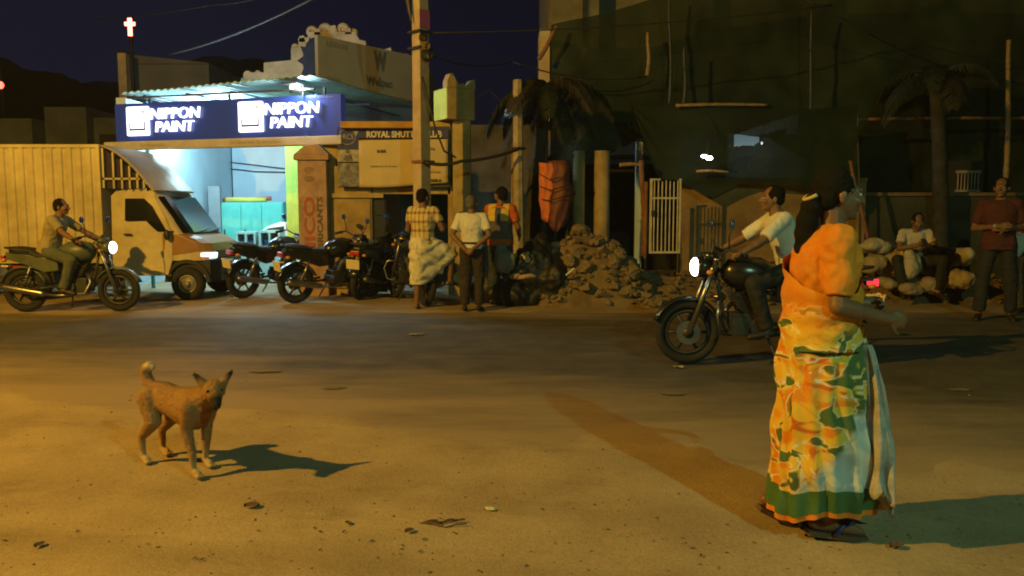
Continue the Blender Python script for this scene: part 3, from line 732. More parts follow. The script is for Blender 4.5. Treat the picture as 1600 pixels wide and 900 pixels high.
net('debris_net', 'huge dim green debris net hung over the whole unfinished building', [(861, 40), (950, 18), (1030, -6), (1200, -30), (1760, -30)], [(861, 275), (905, 262), (955, 240), (1002, 216), (1060, 200), (1200, 215), (1340, 300), (1760, 305)], 15.2, NET, 90, 46, .22)
def torn(px, py):
    a = 1150 + 95 * (py - 225) / -50
    if 1148 < px < 1247 and 176 < py < 228:
        top = 210 - (px - 1148) * .33; low = top + 16 + 8 * nz((px * .05, 0, 0), 1) + (14 if px > 1228 else 0) + (10 if px < 1185 else 0)
        return top < py < low
    return False
net('debris_net', 'lower dark green net sheet sagging to points beneath a bamboo rail with a torn gap', [(985, 161), (1030, 168), (1066, 164), (1130, 168), (1200, 162), (1270, 170), (1342, 163)], [(985, 165), (1005, 225), (1030, 280), (1062, 282), (1110, 312), (1160, 285), (1250, 290), (1330, 320), (1342, 300)], 13.9, NET2, 110, 60, .10, torn, 5)
def bulb_yard():
    t = thing('yard_wall', 'pale blue wall glimpsed through the torn gap in the dark green net', 'wall', (4.2, 15.9, 0))
    MB().span((at(1140, 200, 15.9).x - 4.2, 0, 1.2), (at(1262, 200, 15.9).x - 4.2, .15, at(1200, 170, 15.9).z)).build('wall', BLUEPT, t)
    q = at(1000, 240, 15.0); s = thing('door_frame', 'narrow pale blue door frame lit beside the dark doorway', 'door frame', (q.x, 15.0, 0))
    MB().span((-.07, 0, 0), (.05, .1, at(1000, 222, 15.0).z)).build('upright', BLUEPT, s)
    p = at(1105, 246, 13.4)
    b = thing('work_lamp', 'small glaring white work lamp hanging in front of the dark green net', 'lamp', p)
    MB().ell((-.05, 0, .02), (.055, .04, .025)).ell((.03, -.01, -.01), (.06, .05, .035)).build('bulb', emit('work_white', (.95, 1, 1), 14), b, True)
    MB().tube([(0, 0, .04), (.02, .05, .3), (.0, .42, .85)], .008).build('wire', CABLE, b)
    p = at(1190, 232, 15.2)
    b2 = thing('bulb', 'hidden white bulb lighting the pale blue wall behind the net', 'bulb', (p.x, 15.2, p.z + .1))
    MB().ell((0, 0, 0), (.02, .02, .025)).build('globe', emit('work_white', (0, 0, 0), 0), b2, True)
    MB().cyl((0, 0, .05), (0, .05, .8), .008).build('wire', CABLE, b2)
    lamp('work_bulb_light', 'POINT', (0, -.02, -.1), 5, (.7, .95, 1), .06, b2)
bulb_yard()
def bamboo(label, p, q, Y, r=.035, Y2=None, m=None, name='bamboo_pole'):
    a, b = at(*p, Y), at(*q, Y2 or Y); mb = MB(); n = 7; pts = []; rr = []
    for i in range(n * 3 + 1):
        t = i / (n * 3); pts.append((b - a) * t + V((.02 * math.sin(t * 5), 0, .012 * math.sin(t * 4)))); rr.append(r * (1.18 if i % 3 == 0 else 1) * (1 - .25 * t))
    o = mb.tube(pts, rr, 8).build(name, m or BAMBOO, None, True, loc=a)
    return tag(o, label, 'pole')
bamboo('pale upright bamboo stick against the middle of the green net', (1011, 118), (1014, 50), 14.6, .035)
bamboo('short horizontal bamboo rail along the top of the sagging dark green net', (1056, 165), (1200, 163), 13.8, .028)
bamboo('short stub of bamboo poking out beside the dark doorway', (968, 258), (1008, 257), 13.9, .035)
bamboo('thin rusty bamboo rail above the compound wall beyond the woman', (1088, 268), (1140, 268), 13.7, .025)
bamboo('long horizontal bamboo rail across the netted building above the seated man', (1335, 187), (1640, 184), 14.2, .03, m=RUST)
bamboo('leaning bamboo pole rising behind the man in the maroon shirt', (1570, 300), (1578, 62), 14.0, .045)
bamboo('slanting dark scaffold stick behind the woman in the orange sari', (1365, 430), (1330, 250), 13.6, .035, m=RUST)
bamboo('tall dark scaffold pole upright before the green net near the woman', (1262, 300), (1270, 10), 14.5, .03, m=IRON, name='scaffold_pole')
bamboo('tall dark scaffold pole upright above the bamboo rail', (1068, 165), (1071, 72), 14.5, .03, m=IRON, name='scaffold_pole')
bamboo('tall dark scaffold pole upright between the pale stick and the torn gap', (1046, 165), (1047, -10), 14.6, .03, m=IRON, name='scaffold_pole')
bamboo('dark scaffold pole at the end of the sagging net sheet', (1342, 420), (1342, 175), 13.95, .02, m=IRON, name='scaffold_pole')
bamboo('timber prop under the corner of the sagging net beside the white grille gate', (1006, 400), (1004, 250), 13.5, .05, m=RUST, name='timber_prop')
bamboo('scaffold pole leaning across the upper corner of the netted building', (842, 92), (872, 40), 14.8, .04, m=RUST)
def compound_wall():
    Y = 14.3
    a, b, c = at(1063, 330, Y).x, at(1352, 330, Y).x, 15.0
    t = thing('compound_wall', 'stained ochre compound wall behind the white grille gate and passing motorcycle', 'wall', (a, Y, 0))
    MB().span((0, 0, 0), (b - a, .2, at(1200, 283, Y).z)).build('wall', mat('stained_brown_wall', (.28, .17, .075), .95, .35, 1.4, .4, col2=(.40, .26, .115)), t)
    MB().span((0, -.04, at(1200, 283, Y).z), (b - a, .24, at(1200, 278, Y).z)).build('coping', mat('stained_brown_wall', (0, 0, 0)), t)
    t = thing('compound_wall', 'dark olive compound wall behind the seated man and his sacks', 'wall', (b + .03, Y + .1, 0))
    zt = at(1450, 306, Y).z
    MB().span((0, 0, 0), (c - b, .2, zt)).build('wall', mat('dark_olive_wall', (.055, .058, .04), .95, .4, 1.6, .4), t)  # this stretch is darker and greener than the ochre one
    MB().span((0, -.05, zt), (c - b, .24, zt + .06)).build('coping', mat('brown_coping', (.2, .13, .07), .9, .3, 4, .3), t)
    Y = 14.9
    a = at(1495, 268, Y); b = at(1530, 300, Y)
    g = thing('window_grille', 'small dim barred grille above the dark olive wall near the man in maroon', 'grille', (a.x, Y, 0))
    MB().span((0, -.03, a.z - .03), (b.x - a.x, .03, a.z + .02)).span((0, -.03, b.z), (b.x - a.x, .03, b.z + .04)).build('frame', CONC, g)
    for k in range(7): MB().cyl((.03 + k * (b.x - a.x - .06) / 6, 0, b.z), (.03 + k * (b.x - a.x - .06) / 6, 0, a.z), .012, n=6).build('bar', CONC, g)
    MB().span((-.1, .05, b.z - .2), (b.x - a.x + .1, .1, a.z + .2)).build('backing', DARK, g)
compound_wall()
def grille_gate():
    Y = 13.2
    a, b = at(1016, 279, Y), at(1066, 279, Y); zb = at(1040, 396, Y).z; wd = b.x - a.x
    t = thing('grille_gate', 'old white painted iron grille gate leaf standing ajar beside the rubble', 'gate', (a.x, Y, 0), R(6))
    wp = mat('chipped_white_paint', (.62, .56, .44), .6, .25, 7, .2)
    MB().span((0, -.015, zb), (.035, .015, a.z)).span((wd - .03, -.015, zb), (wd, .015, a.z)).span((.035, -.015, zb), (wd - .03, .015, zb + .035)).span((.035, -.015, a.z - .03), (.17, .015, a.z)).span((.035, -.013, (zb + a.z) / 2 + .28), (wd - .03, .013, (zb + a.z) / 2 + .31)).build('frame', wp, t)
    for k in range(7):
        x = .075 + k * (wd - .11) / 6.3
        MB().cyl((x, 0, zb + .03), (x, 0, a.z - .03 - .01 * (k % 3)), .011, n=6).build('bar', wp, t)
    MB().box((.05, -.03, (zb + a.z) / 2 + .05), (.06, .05, .09)).build('latch', IRON, t)
    p = at(1011, 300, Y)
    MB().cyl((-.06, .02, 0), (-.06, .02, a.z - .05), .03, n=8).build('hinge_post', RUST, t, True)
grille_gate()
def hung_tarp():
    Y = 12.55
    t = thing('hung_tarpaulin', 'orange tarpaulin bundle with its shaded side coloured maroon hanging between the palm trunk and round columns', 'tarpaulin', (at(868, 300, Y).x, Y, 0))
    ox = at(868, 300, Y).x
    def bag(nm, m, pts, depth, sd):
        rs = []
        for (xa, xb, py) in pts:
            a, b = at(xa, py, Y), at(xb, py, Y); c = (a + b) / 2; h = (b.x - a.x) / 2
            rs.append([V((c.x - ox + h * math.cos(q) * (1 + .09 * math.sin(5 * q + py * .09) + .2 * nz((q, py * .06, sd), 1.1)), depth * math.sin(q) * (1 + .10 * math.sin(6 * q + py * .05 + sd) + .16 * nz((q * 2, py * .05, sd), 1.4)), c.z + .03 * nz((q, py * .03, sd), 1.5))) for q in [2 * PI * k / 40 for k in range(40)]])
        return MB().rings(rs).build(nm, m, t, True)
    bag('lit_side_sheet', mat('orange_lit_tarp', (.55, .14, .035), .6, .25, 3, .3, fine=12), [(843, 868, 255), (844, 870, 265), (841, 868, 280), (843, 871, 296), (841, 866, 312), (845, 868, 328), (847, 864, 340), (852, 859, 347)], .13, 0)  # left of the bundle, in its lit colour
    bag('shaded_side_sheet', mat('maroon_shaded_tarp', (.13, .035, .03), .6, .3, 3, .3, fine=12), [(858, 890, 252), (860, 893, 265), (857, 890, 280), (860, 897, 300), (855, 892, 322), (853, 888, 340), (858, 880, 354), (864, 872, 361)], .17, 2)  # right of the bundle, shade put into the colour
    for k in range(3):
        MB().tube([(-.27 + .03 * k, -.12, 2.0 - .2 * k), (-.1, -.22, 1.9 - .16 * k), (.1, -.24, 1.94 - .15 * k), (.27, -.12, 2.08 - .2 * k)], .008).build('rope', CABLE, t, True)
hung_tarp()

# ------------------------------------------------------------------ palms
BARK = mat('palm_bark', (.04, .04, .038), .95, .35, 6, .5)
FROND = mat('palm_leaf', (.014, .022, .012), .6, .4, 5, .05)
DRYF = mat('dry_palm_leaf', (.028, .022, .014), .7, .4, 5, .05)
def palm(label, base, H, r, n, ln, seed, tilt=(0, 0)):
    rr = random.Random(seed)
    t = thing('palm_tree', label, 'tree', base)
    pts = [(tilt[0] * (i / 14) ** 2, tilt[1] * (i / 14) ** 2, H * i / 14) for i in range(15)]
    tr = MB().tube(pts, [r * (1.25 - .45 * i / 14) * (1.06 if i % 2 else .97) for i in range(15)], 12).build('trunk', BARK, t, True)
    top = V(pts[-1])
    for k in range(n):
        az = 2 * PI * k / n * 1.0 + rr.uniform(-.3, .3); el = rr.uniform(-.25, 1.1); L = ln * rr.uniform(.75, 1.1)
        d = V((math.cos(az) * math.cos(el), math.sin(az) * math.cos(el), math.sin(el))); sp = []; p = top.copy()
        N = 40
        for i in range(N + 1):
            sp.append(p.copy()); d = (d + V((0, 0, -.05 - .025 * rr.random()))).normalized(); p = p + d * L / N
        m = MB(); m.tube(sp, [.022 * (1 - i / (N + 4)) for i in range(N + 1)], 5)
        for i in range(2, N + 1):
            f = (sp[i] - sp[i - 1]).normalized(); s = f.cross(V((0, 0, 1))); s = s.normalized() if s.length > .01 else V((1, 0, 0))
            for sg in (-1, 1):
                for hf in (0, .5):
                    if rr.random() < .08: continue
                    q = sp[i - 1] + (sp[i] - sp[i - 1]) * hf
                    ll = L * .30 * (math.sin(PI * min(1, (i + 2) / (N + 3))) ** .6 + .15) * rr.uniform(.75, 1.1); wv = .011
                    e1 = q + (s * sg * .75 + f * .5 + V((0, 0, -.15))).normalized() * ll * .5
                    e2 = e1 + (s * sg * .40 + f * .35 + V((0, 0, -.95 - .3 * rr.random()))).normalized() * ll * .55
                    m.add([q - f * wv * .6, q + f * wv * .6, e1 + f * wv, e2, e1 - f * wv], [[0, 1, 2, 4], [4, 2, 3]])
        me = m.mesh('frond', False); me.materials.append(FROND if rr.random() > .25 else DRYF)
        link('frond', me, t)
palm('shaggy dark palm with drooping fronds beside the pale timber post', (at(830, 330, 13.6).x, 13.6, 0), 3.45, .13, 11, 1.45, 5, (.25, .05))
palm('dim palm with drooping fronds before the netted building far from the street lamp', (at(1478, 330, 13.9).x, 14.0, 0), 3.6, .12, 11, 1.3, 8, (-.35, -.2))
# ------------------------------------------------------------------ utility pole and wires
def utility_pole():
    b = at(661, 440, 12.35)
    t = thing('utility_pole', 'tall square concrete utility pole with coiled wires in front of the club banner', 'utility pole', (b.x, 12.35, 0), R(50))
    MB().rings([[V((x * h, y * h * .9, z)) for x, y in ((-1, -1), (1, -1), (1, 1), (-1, 1))] for z, h in ((0, .105), (4, .095), (8.4, .075))]).build('shaft', mat('pole_concrete', (.46, .34, .20), .9, .2, 4, .3, col2=(.54, .42, .27)), t, bevel=.008)
    q = R(-50)
    def w(x, y, z): v = Matrix.Rotation(q, 3, 'Z') @ V((x, y, 0)); return (v.x, v.y, z)
    z = at(655, 75, 12.35).z
    for k, (dx, dz, rr) in enumerate(((.07, 0, .07), (.10, -.13, .085), (.05, .12, .06))):
        c = MB()
        for j in range(3): c.torus(w(dx + .02 * j, -.13 - .012 * j, z + dz), (.2, 1, .1 * j), rr - .01 * j, .011, 20, 6)
        c.build('cable_coil', CABLE if k else BAMBOO, t, True)
    MB().box(w(0, -.02, z - .02), (.30, .26, .03)).build('clamp_band', IRON, t)
    MB().box(w(0, -.02, z + .22), (.28, .26, .03)).build('clamp_band', IRON, t)
    zc = at(660, 253, 12.35).z
    MB().box(w(0.02, -.02, zc), (.26, .25, .04)).build('clamp_band', RUST, t)
    MB().span((-.108, -.102, at(650, 30, 12.35).z - .15), (.1, -.098, at(650, 30, 12.35).z + .12)).build('paint_mark', mat('magenta_paint', (.45, .10, .25), .8, .2, 6, .05), t)
    for j in range(3):
        pts = [w(-.12 - .05 * math.sin(i / 12 * PI) * (1 + j * .6), -.1, z + .35 + i * .11) for i in range(13)]
        MB().tube(pts, .012).build('loose_wire', CABLE if j != 1 else BAMBOO, t, True)
utility_pole()
def wire(label, pts, r=.012, sag=.0):
    P = [V(p) for p in pts]; out = []
    for a, b in zip(P, P[1:]):
        for i in range(13):
            t = i / 12; q = a + (b - a) * t; q.z -= sag * 4 * t * (1 - t); out.append(q)
    o = MB().tube([q - out[0] for q in out], r, 6).build('overhead_wire', CABLE, None, True, loc=out[0])
    tag(o, label, 'wire')
GREYW = mat('grey_cable', (.07, .07, .08), .6, .1, 8, 0)
pt = at(655, 78, 12.35)
wire('grey overhead wire slanting up across the night sky above the canopy', [at(262, 86, 19.0), at(500, -8, 15.5)], .02, .12)
bpy.data.objects['overhead_wire'].data.materials[0] = GREYW
wire('thick low cable running from the pole past the gate column to the timber post', [at(665, 254, 12.2), at(720, 252, 12.3), at(812, 232, 12.8)], .028, .04)
wire('drooping black cable looping down the pole before the box capital', [at(660, 120, 12.2), at(680, 200, 12.15), at(694, 236, 12.2), at(712, 246, 12.3)], .016, .0)
wire('black overhead wire from the pole towards the palm crown', [pt, at(800, 96, 14.0), at(1010, 120, 15.0)], .012, .15)
wire('black overhead wire from the pole far over the netted building', [pt + V((0, 0, .25)), at(1300, 8, 13.2)], .012, .1)
wire('black overhead wire crossing the net high above the seated man', [at(1260, 0, 13.6), at(1400, 60, 13.8), at(1700, 118, 14.2)], .014, .05)
wire('black overhead wire crossing faintly above the neon cross', [at(150, 30, 20), at(330, 8, 18), at(420, -8, 17)], .012, .05)

# ------------------------------------------------------------------ rubble, sacks and heaps
def rock(rr, r, flat=.75):
    bm = bmesh.new(); bmesh.ops.create_icosphere(bm, subdivisions=2, radius=1)
    sd = rr.uniform(0, 90); s = (r * rr.uniform(.8, 1.3), r * rr.uniform(.7, 1.1), r * flat * rr.uniform(.7, 1.1))
    for v in bm.verts:
        k = 1 + .5 * noise.noise(v.co * 1.3 + V((sd, 0, 0))) + .22 * noise.noise(v.co * 4 + V((0, sd, 0)))
        v.co = V((v.co.x * s[0], v.co.y * s[1], v.co.z * s[2])) * k
    me = bpy.data.meshes.new('rock'); bm.to_mesh(me); bm.free()
    return me
def shard(rr):
    b = MB().box((0, 0, 0), (rr.uniform(1.2, 2.2), rr.uniform(.9, 1.4), rr.uniform(.5, .9)))
    b.v = [v + V((rr.uniform(-.3, .3), rr.uniform(-.3, .3), rr.uniform(-.2, .2))) for v in b.v]
    return b.mesh('shard')
STONE = mat('rubble_stone', (.22, .155, .085), .95, .3, 5, .6, col2=(.34, .25, .145)); DIRT = mat('heaped_dirt', (.19, .13, .068), .95, .3, 3, .7, fine=40)
def heap(name, label, cat, px0, px1, Yc, depth, ht, n, rmin, rmax, sd, peak=.5):
    a, b = at(px0, 400, Yc).x, at(px1, 400, Yc).x; wd = b - a
    t = thing(name, label, cat, ((a + b) / 2, Yc, 0)); rr = random.Random(sd)
    def hz(x, y):
        u = x / wd + .5; p = math.sin(PI * u ** (math.log(.5) / math.log(peak))) if 0 < u < 1 else 0
        e = max(0, 1 - (y / (depth / 2)) ** 2)
        return ht * p ** .8 * e ** .7 * (1 + .25 * nz((x, y, sd), 2.0))
    nx, ny = 40, 24; vs = []
    for j in range(ny + 1):
        for i in range(nx + 1):
            x = wd * (i / nx - .5) * 1.05; y = depth * (j / ny - .5) * 1.05
            vs.append((x, y, hz(x, y) - .03 + .05 * nz((x, y, sd), 6)))
    fs = [[j * (nx + 1) + i, j * (nx + 1) + i + 1, (j + 1) * (nx + 1) + i + 1, (j + 1) * (nx + 1) + i] for j in range(ny) for i in range(nx)]
    me = bpy.data.meshes.new('mound'); me.from_pydata(vs, [], fs); me.materials.append(DIRT); link('mound', me, t)
    ms = [rock(rr, 1) if q % 2 else shard(rr) for q in range(14)]
    for me in ms: me.materials.append(STONE)
    for k in range(n):
        x = wd * rr.uniform(-.48, .48); y = depth * rr.uniform(-.5, .2); r = rmin + (rmax - rmin) * rr.random() ** 2.2
        o = link('rock', rr.choice(ms), t, (x, y, hz(x, y) + r * .5), (rr.uniform(-.6, .6), rr.uniform(-.6, .6), rr.uniform(0, 6))); o.scale = (r, r, r)
    return t
heap('rubble_heap', 'tall heap of broken rubble and earth below the round columns', 'rubble', 836, 1016, 12.5, 1.7, 1.04, 300, .035, .13, 11, .45)
heap('rubble_heap', 'low spill of rubble in front of the grille gate behind the passing motorcycle', 'rubble', 960, 1210, 12.7, 1.5, .42, 110, .025, .10, 12, .35)
heap('rubble_heap', 'low bank of earth and stones under the seated man', 'rubble', 1335, 1660, 13.0, 1.5, .40, 80, .025, .09, 13, .4)
def plank(label, p, q, Y, wdt, m):
    a, b = at(*p, Y), at(*q, Y); d = b - a
    o = MB().box((0, 0, 0), (d.length, wdt, .02), d.to_track_quat('X', 'Z').to_matrix()).build('broken_plank', m, None, bevel=.003, loc=(a + b) / 2)
    tag(o, label, 'plank')
plank('pale broken strip of wood slanting on the rubble heap', (884, 430), (897, 419), 11.75, .03, WHITEP)
plank('yellowish broken strip of wood lying at the foot of the rubble heap', (925, 468), (945, 474), 11.7, .05, BAMBOO)
def lump(name, label, cat, c, r, m, sd, parent=None, amp=.22, freq=3.0, voxel=.02, ripple=0):
    mb = MB()
    rr = random.Random(sd)
    for k in range(7):
        q = V((rr.uniform(-.5, .5) * r[0], rr.uniform(-.4, .4) * r[1], rr.uniform(-.3, .3) * r[2]))
        mb.ell(q, (r[0] * rr.uniform(.5, .75), r[1] * rr.uniform(.5, .75), r[2] * rr.uniform(.55, .8)))
    def fn(v):
        n = V(v).normalized(); k = 1 + amp * nz(v, freq, sd) + .4 * amp * nz(v, freq * 3, sd) + ripple * math.sin(18 * v.z + 9 * nz(v, 5, sd))
        return v * k
    o = mb.fused(name, m, parent, voxel, 2, fn)
    o.location = c
    if label: tag(o, label, cat)
    return o
SACK = mat('dusty_white_sack', (.42, .35, .25), .8, .2, 4, .35, fine=30, col2=(.55, .47, .34))
SACK2 = mat('tan_sack', (.36, .26, .14), .85, .25, 4, .35, fine=30)
BLACKP = mat('black_plastic', (.012, .013, .015), .5, .2, 6, .4, fine=14)
for i, (px, py, Yc, r, m, lb) in enumerate((
    (1424, 414, 12.15, (.17, .16, .22), SACK, 'upright pale sack standing between the knees of the seated man'),
    (1366, 384, 12.6, (.24, .22, .14), SACK, 'pale slumped sack at top of the pile beside the seated man, towards the woman'),
    (1400, 410, 12.7, (.30, .3, .26), SACK2, 'broad tan sack the seated man sits upon'),
    (1362, 412, 12.5, (.20, .2, .16), SACK2, 'tan sack low in the pile under the slumped pale one'),
    (1384, 443, 12.1, (.19, .16, .11), SACK2, 'small tan sack lying on the ground by the near shoe of the seated man'),
    (1422, 452, 12.0, (.22, .16, .10), SACK2, 'flat tan sack lying in front between the feet of the seated man'),
    (1456, 446, 12.05, (.18, .15, .13), SACK2, 'stubby tan sack on the ground under the far knee of the seated man'),
    (1494, 436, 12.1, (.27, .2, .17), SACK, 'pale bulging sack on the ground nearest the man in maroon'),
    (1497, 400, 12.6, (.22, .2, .17), SACK, 'pale sack lying at the top of the pile nearest the man in maroon'),
    (1476, 405, 12.4, (.18, .18, .2), BLACKP, 'dark plastic sack stuffed beside the far knee of the seated man'),
    (1460, 410, 12.75, (.3, .25, .24), SACK2, 'large tan sack behind the seated man'))):
    p = at(px, py, Yc)
    lump('sack', lb, 'sack', p, r, m, 30 + i, amp=.16, freq=5, voxel=.018)
p = at(816, 412, 11.95); lump('cloth_bundle', 'crumpled yellowish cloth bundle lying on black plastic beside the rubble', 'bundle', p, (.20, .18, .17), mat('yellow_cloth_bundle', (.48, .36, .17), .9, .25, 5, .4, fine=25), 51, amp=.3, freq=7, voxel=.014)
p = at(812, 432, 11.85); lump('cloth_rag', 'torn brownish rag spread under the yellowish cloth bundle', 'rag', p, (.22, .15, .07), mat('brown_rag', (.38, .26, .15), .9, .3, 5, .4, fine=25), 52, amp=.3, freq=7, voxel=.014)
lump('plastic_sheet', 'heap of glossy black plastic sheeting slumped against the rubble heap', 'plastic sheet', (at(838, 440, 12.1).x, 12.1, .42), (.52, .42, .60), BLACKP, 53, amp=.28, freq=3.2, voxel=.022)
lump('plastic_sheet', 'low black plastic sheeting on the ground behind the three standing men', 'plastic sheet', (at(785, 460, 12.0).x, 12.05, .2), (.45, .35, .30), BLACKP, 54, amp=.28, freq=3.2, voxel=.022)
p = at(885, 383, 12.6); lump('torn_sack', 'torn pale sack draped over the crest between black plastic and rubble', 'sack', p, (.24, .2, .09), SACK2, 55, amp=.35, freq=6, voxel=.014)
p = at(858, 395, 12.5); lump('torn_sack', 'strip of tan sacking trailing down towards the timber post', 'sack', p, (.26, .12, .07), SACK2, 56, amp=.35, freq=6, voxel=.014)
# ------------------------------------------------------------------ lorry
def lorry():
    t = thing('lorry', 'small cream box lorry with grey roof deflector, dark windscreen and lit headlamps', 'lorry', (-4.85, 13.4, 0))
    cream = mat('lorry_cream_paint', (.44, .35, .19), .5, .15, 1.8, .08, col2=(.62, .52, .30), fine=25); gold = mat('lorry_golden_paint', (.30, .15, .035), .35, .12, 3, .03)
    black = mat('lorry_black_plastic', (.02, .02, .022), .5, .2, 6, .05); rub = mat('tyre_rubber', (.02, .02, .02), .85, .25, 9, .2); steel = mat('wheel_steel', (.30, .26, .2), .5, .25, 9, .1, .5)
    glass('lorry_glass', (.006, .008, .010), 1)
    # corrugated box
    xs0, xs1, zb, ztp = -4.5, -1.585, .60, 2.455
    vs = []; pts = []; n = 0; x = xs0; prof = []
    while x < xs1 - .12:
        prof += [(x, 0), (x + .075, 0), (x + .09, .018), (x + .135, .018)]; x += .15
    prof.append((xs1, 0)); poly = [(a, -.80 + d) for a, d in prof] + [(xs1, .80), (xs0, .80)]
    MB().prism(poly, 'z', zb + .08, ztp - .05).build('cargo_box', cream, t)
    MB().span((xs0 - .01, -.815, ztp - .05), (xs1 + .012, .815, ztp)).span((xs0 - .01, -.815, zb), (xs1 + .012, .815, zb + .08)).span((xs1 - .045, -.813, zb + .08), (xs1 + .01, -.74, ztp - .05)).build('box_rail', cream, t)
    MB().span((-4.4, -.45, .42), (-.3, .45, .598)).build('chassis', black, t)
    for x in (-4.0, -3.1, -2.2): MB().span((x, -.78, .5), (x + .06, .78, .598)).build('cross_member', black, t)
    MB().span((-2.2, -.72, .28), (-1.65, -.45, .56)).build('fuel_tank', black, t, bevel=.03)
    for x in (-3.02, -1.95): MB().span((x, -.822, zb - .07), (x + .16, -.80, zb - .035)).build('side_reflector', mat('red_reflector', (.5, .02, .02), .3, .1, 9, 0), t)
    # cab
    prof = [(-1.48, .40), (-1.48, 1.66), (-1.40, 1.74), (-1.1, 1.77), (-.78, 1.74), (-.64, 1.64), (-.40, 1.30), (-.25, 1.04), (-.10, .97), (.02, .90), (.065, .78), (.07, .64), (-.54, .64), (-.56, .40)]
    def half(z): return .70 if z > 1.5 else .745
    rs = []
    for s, k in ((-1, 1), (1, 1)): pass
    cab = MB(); ins = []
    ys = [-.745, -.735, -.60, .60, .735, .745]
    for y in ys:
        ring = []
        for (x, z) in prof:
            e = abs(y) / .745; yy = y * (1 - .075 * sstep(1.1, 1.75, z)); xx = x
            if x > -.75 and z > .6: xx = x - (.16 * max(0, (e - .8) / .2) ** 1.6)
            ring.append(V((xx, yy, z)))
        ins.append(ring)
    cab.rings(ins).build('cab', cream, t, False, bevel=.012)
    # golden front panel wraps the bonnet and wings
    fp = MB(); rings = []
    for y in [-.752, -.70, -.60, -.3, 0, .3, .60, .70, .752]:
        e = abs(y) / .745; bk = .16 * max(0, (e - .8) / .2) ** 1.6
        rings.append([V((x - bk, y, z)) for x, z in [(-.50, 1.075), (-.265, 1.06), (-.10, .985), (.03, .91), (.077, .80), (.079, .785), (-.50, .70)]])
    fp.rings(rings).build('bonnet', gold, t, False, bevel=.008)
    # side door with window
    d = MB(); dp = [(-1.45, .415), (-1.45, 1.63), (-1.36, 1.70), (-.80, 1.68), (-.60, 1.30), (-.52, 1.05), (-.52, .66), (-.60, .415)]
    def side(x, z, o): return V((x, -(.745 * (1 - .075 * sstep(1.1, 1.75, z))) - o, z))
    d.rings([[side(x, z, .001) for x, z in dp], [side(x, z, .012) for x, z in dp]]); dr = d.build('door', cream, t, bevel=.004)
    wp = [(-1.25, 1.27), (-1.25, 1.62), (-.95, 1.62), (-.82, 1.50), (-.66, 1.22), (-.59, 1.10), (-.74, 1.10), (-.86, 1.20), (-.92, 1.27)]
    MB().rings([[side(x, z, .0125) for x, z in wp], [side(x, z, .018) for x, z in wp]]).build('window', M['lorry_glass'], dr)
    MB().span((-1.27, -.772, 1.04), (-1.15, -.756, 1.07)).build('handle', black, dr)
    for s in (-1, 1): MB().ell((-.56, s * .84, 1.05), (.05, .035, .085)).tube([(-.5, s * .74, 1.1), (-.55, s * .82, 1.1)], .012).build('wing_mirror', black, t, True)
    # windscreen
    ws = MB(); rr2 = []
    for y in [-.71, -.66, -.56, 0, .56, .66, .71]:
        e = abs(y) / .745; bk = .16 * max(0, (e - .8) / .2) ** 1.6
        rr2.append([V((x - bk, y * (1 - .075 * sstep(1.1, 1.75, z)), z)) for x, z in [(-.63, 1.655), (-.385, 1.305), (-.235, 1.085), (-.26, 1.075), (-.65, 1.64)]])
    wsc = ws.rings(rr2).build('windscreen', M['lorry_glass'], t)
    MB().tube([(-.20, -.5, 1.09), (-.24, .05, 1.13)], .008).tube([(-.20, .1, 1.09), (-.24, .6, 1.13)], .008).build('wiper', black, wsc)
    # lamps, grille, bumper, plate
    AMBER = mat('amber_lens', (.6, .25, .03), .3, .1, 8, 0)
    hl = emit('lorry_headlamp', (.75, .93, 1), 1.6)
    for s in (-1, 1):
        b = MB(); b.rings([[V((-.22, s * y, z)) for y, z in ((.50, .775), (.54, .665), (.738, .665), (.738, .77))], [V((x, s * y, z)) for y, z, x in ((.50, .765, .112), (.54, .67, .112), (.738, .67, .045), (.738, .76, .035))]]).build('headlamp', hl, t, bevel=.012)
        MB().prism([(-.05, s * .738), (.05, s * .742), (.06, s * .752), (-.10, s * .752)], 'z', .665, .70).build('turn_lamp', AMBER, t)
    MB().span((.07, -.47, .655), (.098, .47, .795)).build('grille', black, t)
    for k in range(3): MB().span((.098, -.45, .685 + k * .04), (.104, .45, .70 + k * .04)).build('grille_bar', mat('dull_chrome', (.25, .25, .25), .4, .1, 5, 0, .8), t)
    MB().prism([(-.02, -.70), (.06, -.66), (.14, -.5), (.16, 0), (.14, .5), (.06, .66), (-.02, .70)], 'z', .30, .652).build('bumper', black, t, bevel=.02)
    MB().span((.150, -.2, .50), (.165, .2, .60)).build('number_plate', mat('dull_yellow_plate', (.35, .25, .06), .5, .1, 8, 0), t)
    # wheel arches
    for s in (-1, 1):
        a = MB(); a.rings([[V((-.30 + r * math.cos(q), s * yy, .30 + r * math.sin(q))) for q in [PI * k / 14 for k in range(15)]] for yy, r in ((.60, .30), (.752, .30), (.752, .36), (.60, .36))], cap=False, close=True); a.build('wheel_arch', black, t)
        MB().span((-.62, s * .6 - .1, .42), (.05, s * .6 + .1, .652)).build('arch_liner', black, t)
    for x in (-.30, -2.74):
        for s in (-1, 1):
            y = s * .70
            wl = MB().torus((x, y, .27), (0, 1, 0), .195, .078, 30, 10, 1.15).build('wheel', rub, t, True)
            MB().cyl((x, y - s * .05, .27), (x, y + s * .045, .27), .145, .145, 22).torus((x, y + s * .045, .27), (0, 1, 0), .135, .018, 22, 6).cyl((x, y + s * .04, .27), (x, y + s * .09, .27), .05, .04, 12).build('hub', steel, wl, True)
            MB().prism([(x - .36, .30), (x - .34, .56), (x + .34, .56), (x + .36, .30), (x + .33, .30), (x + .31, .53), (x - .31, .53), (x - .33, .30)], 'y', y - .1, y + .1).build('mudguard', black, t) if x < -1 else None
    # roof deflector: curved panel carried on a barred side frame
    df = MB(); R3 = []; N = 14
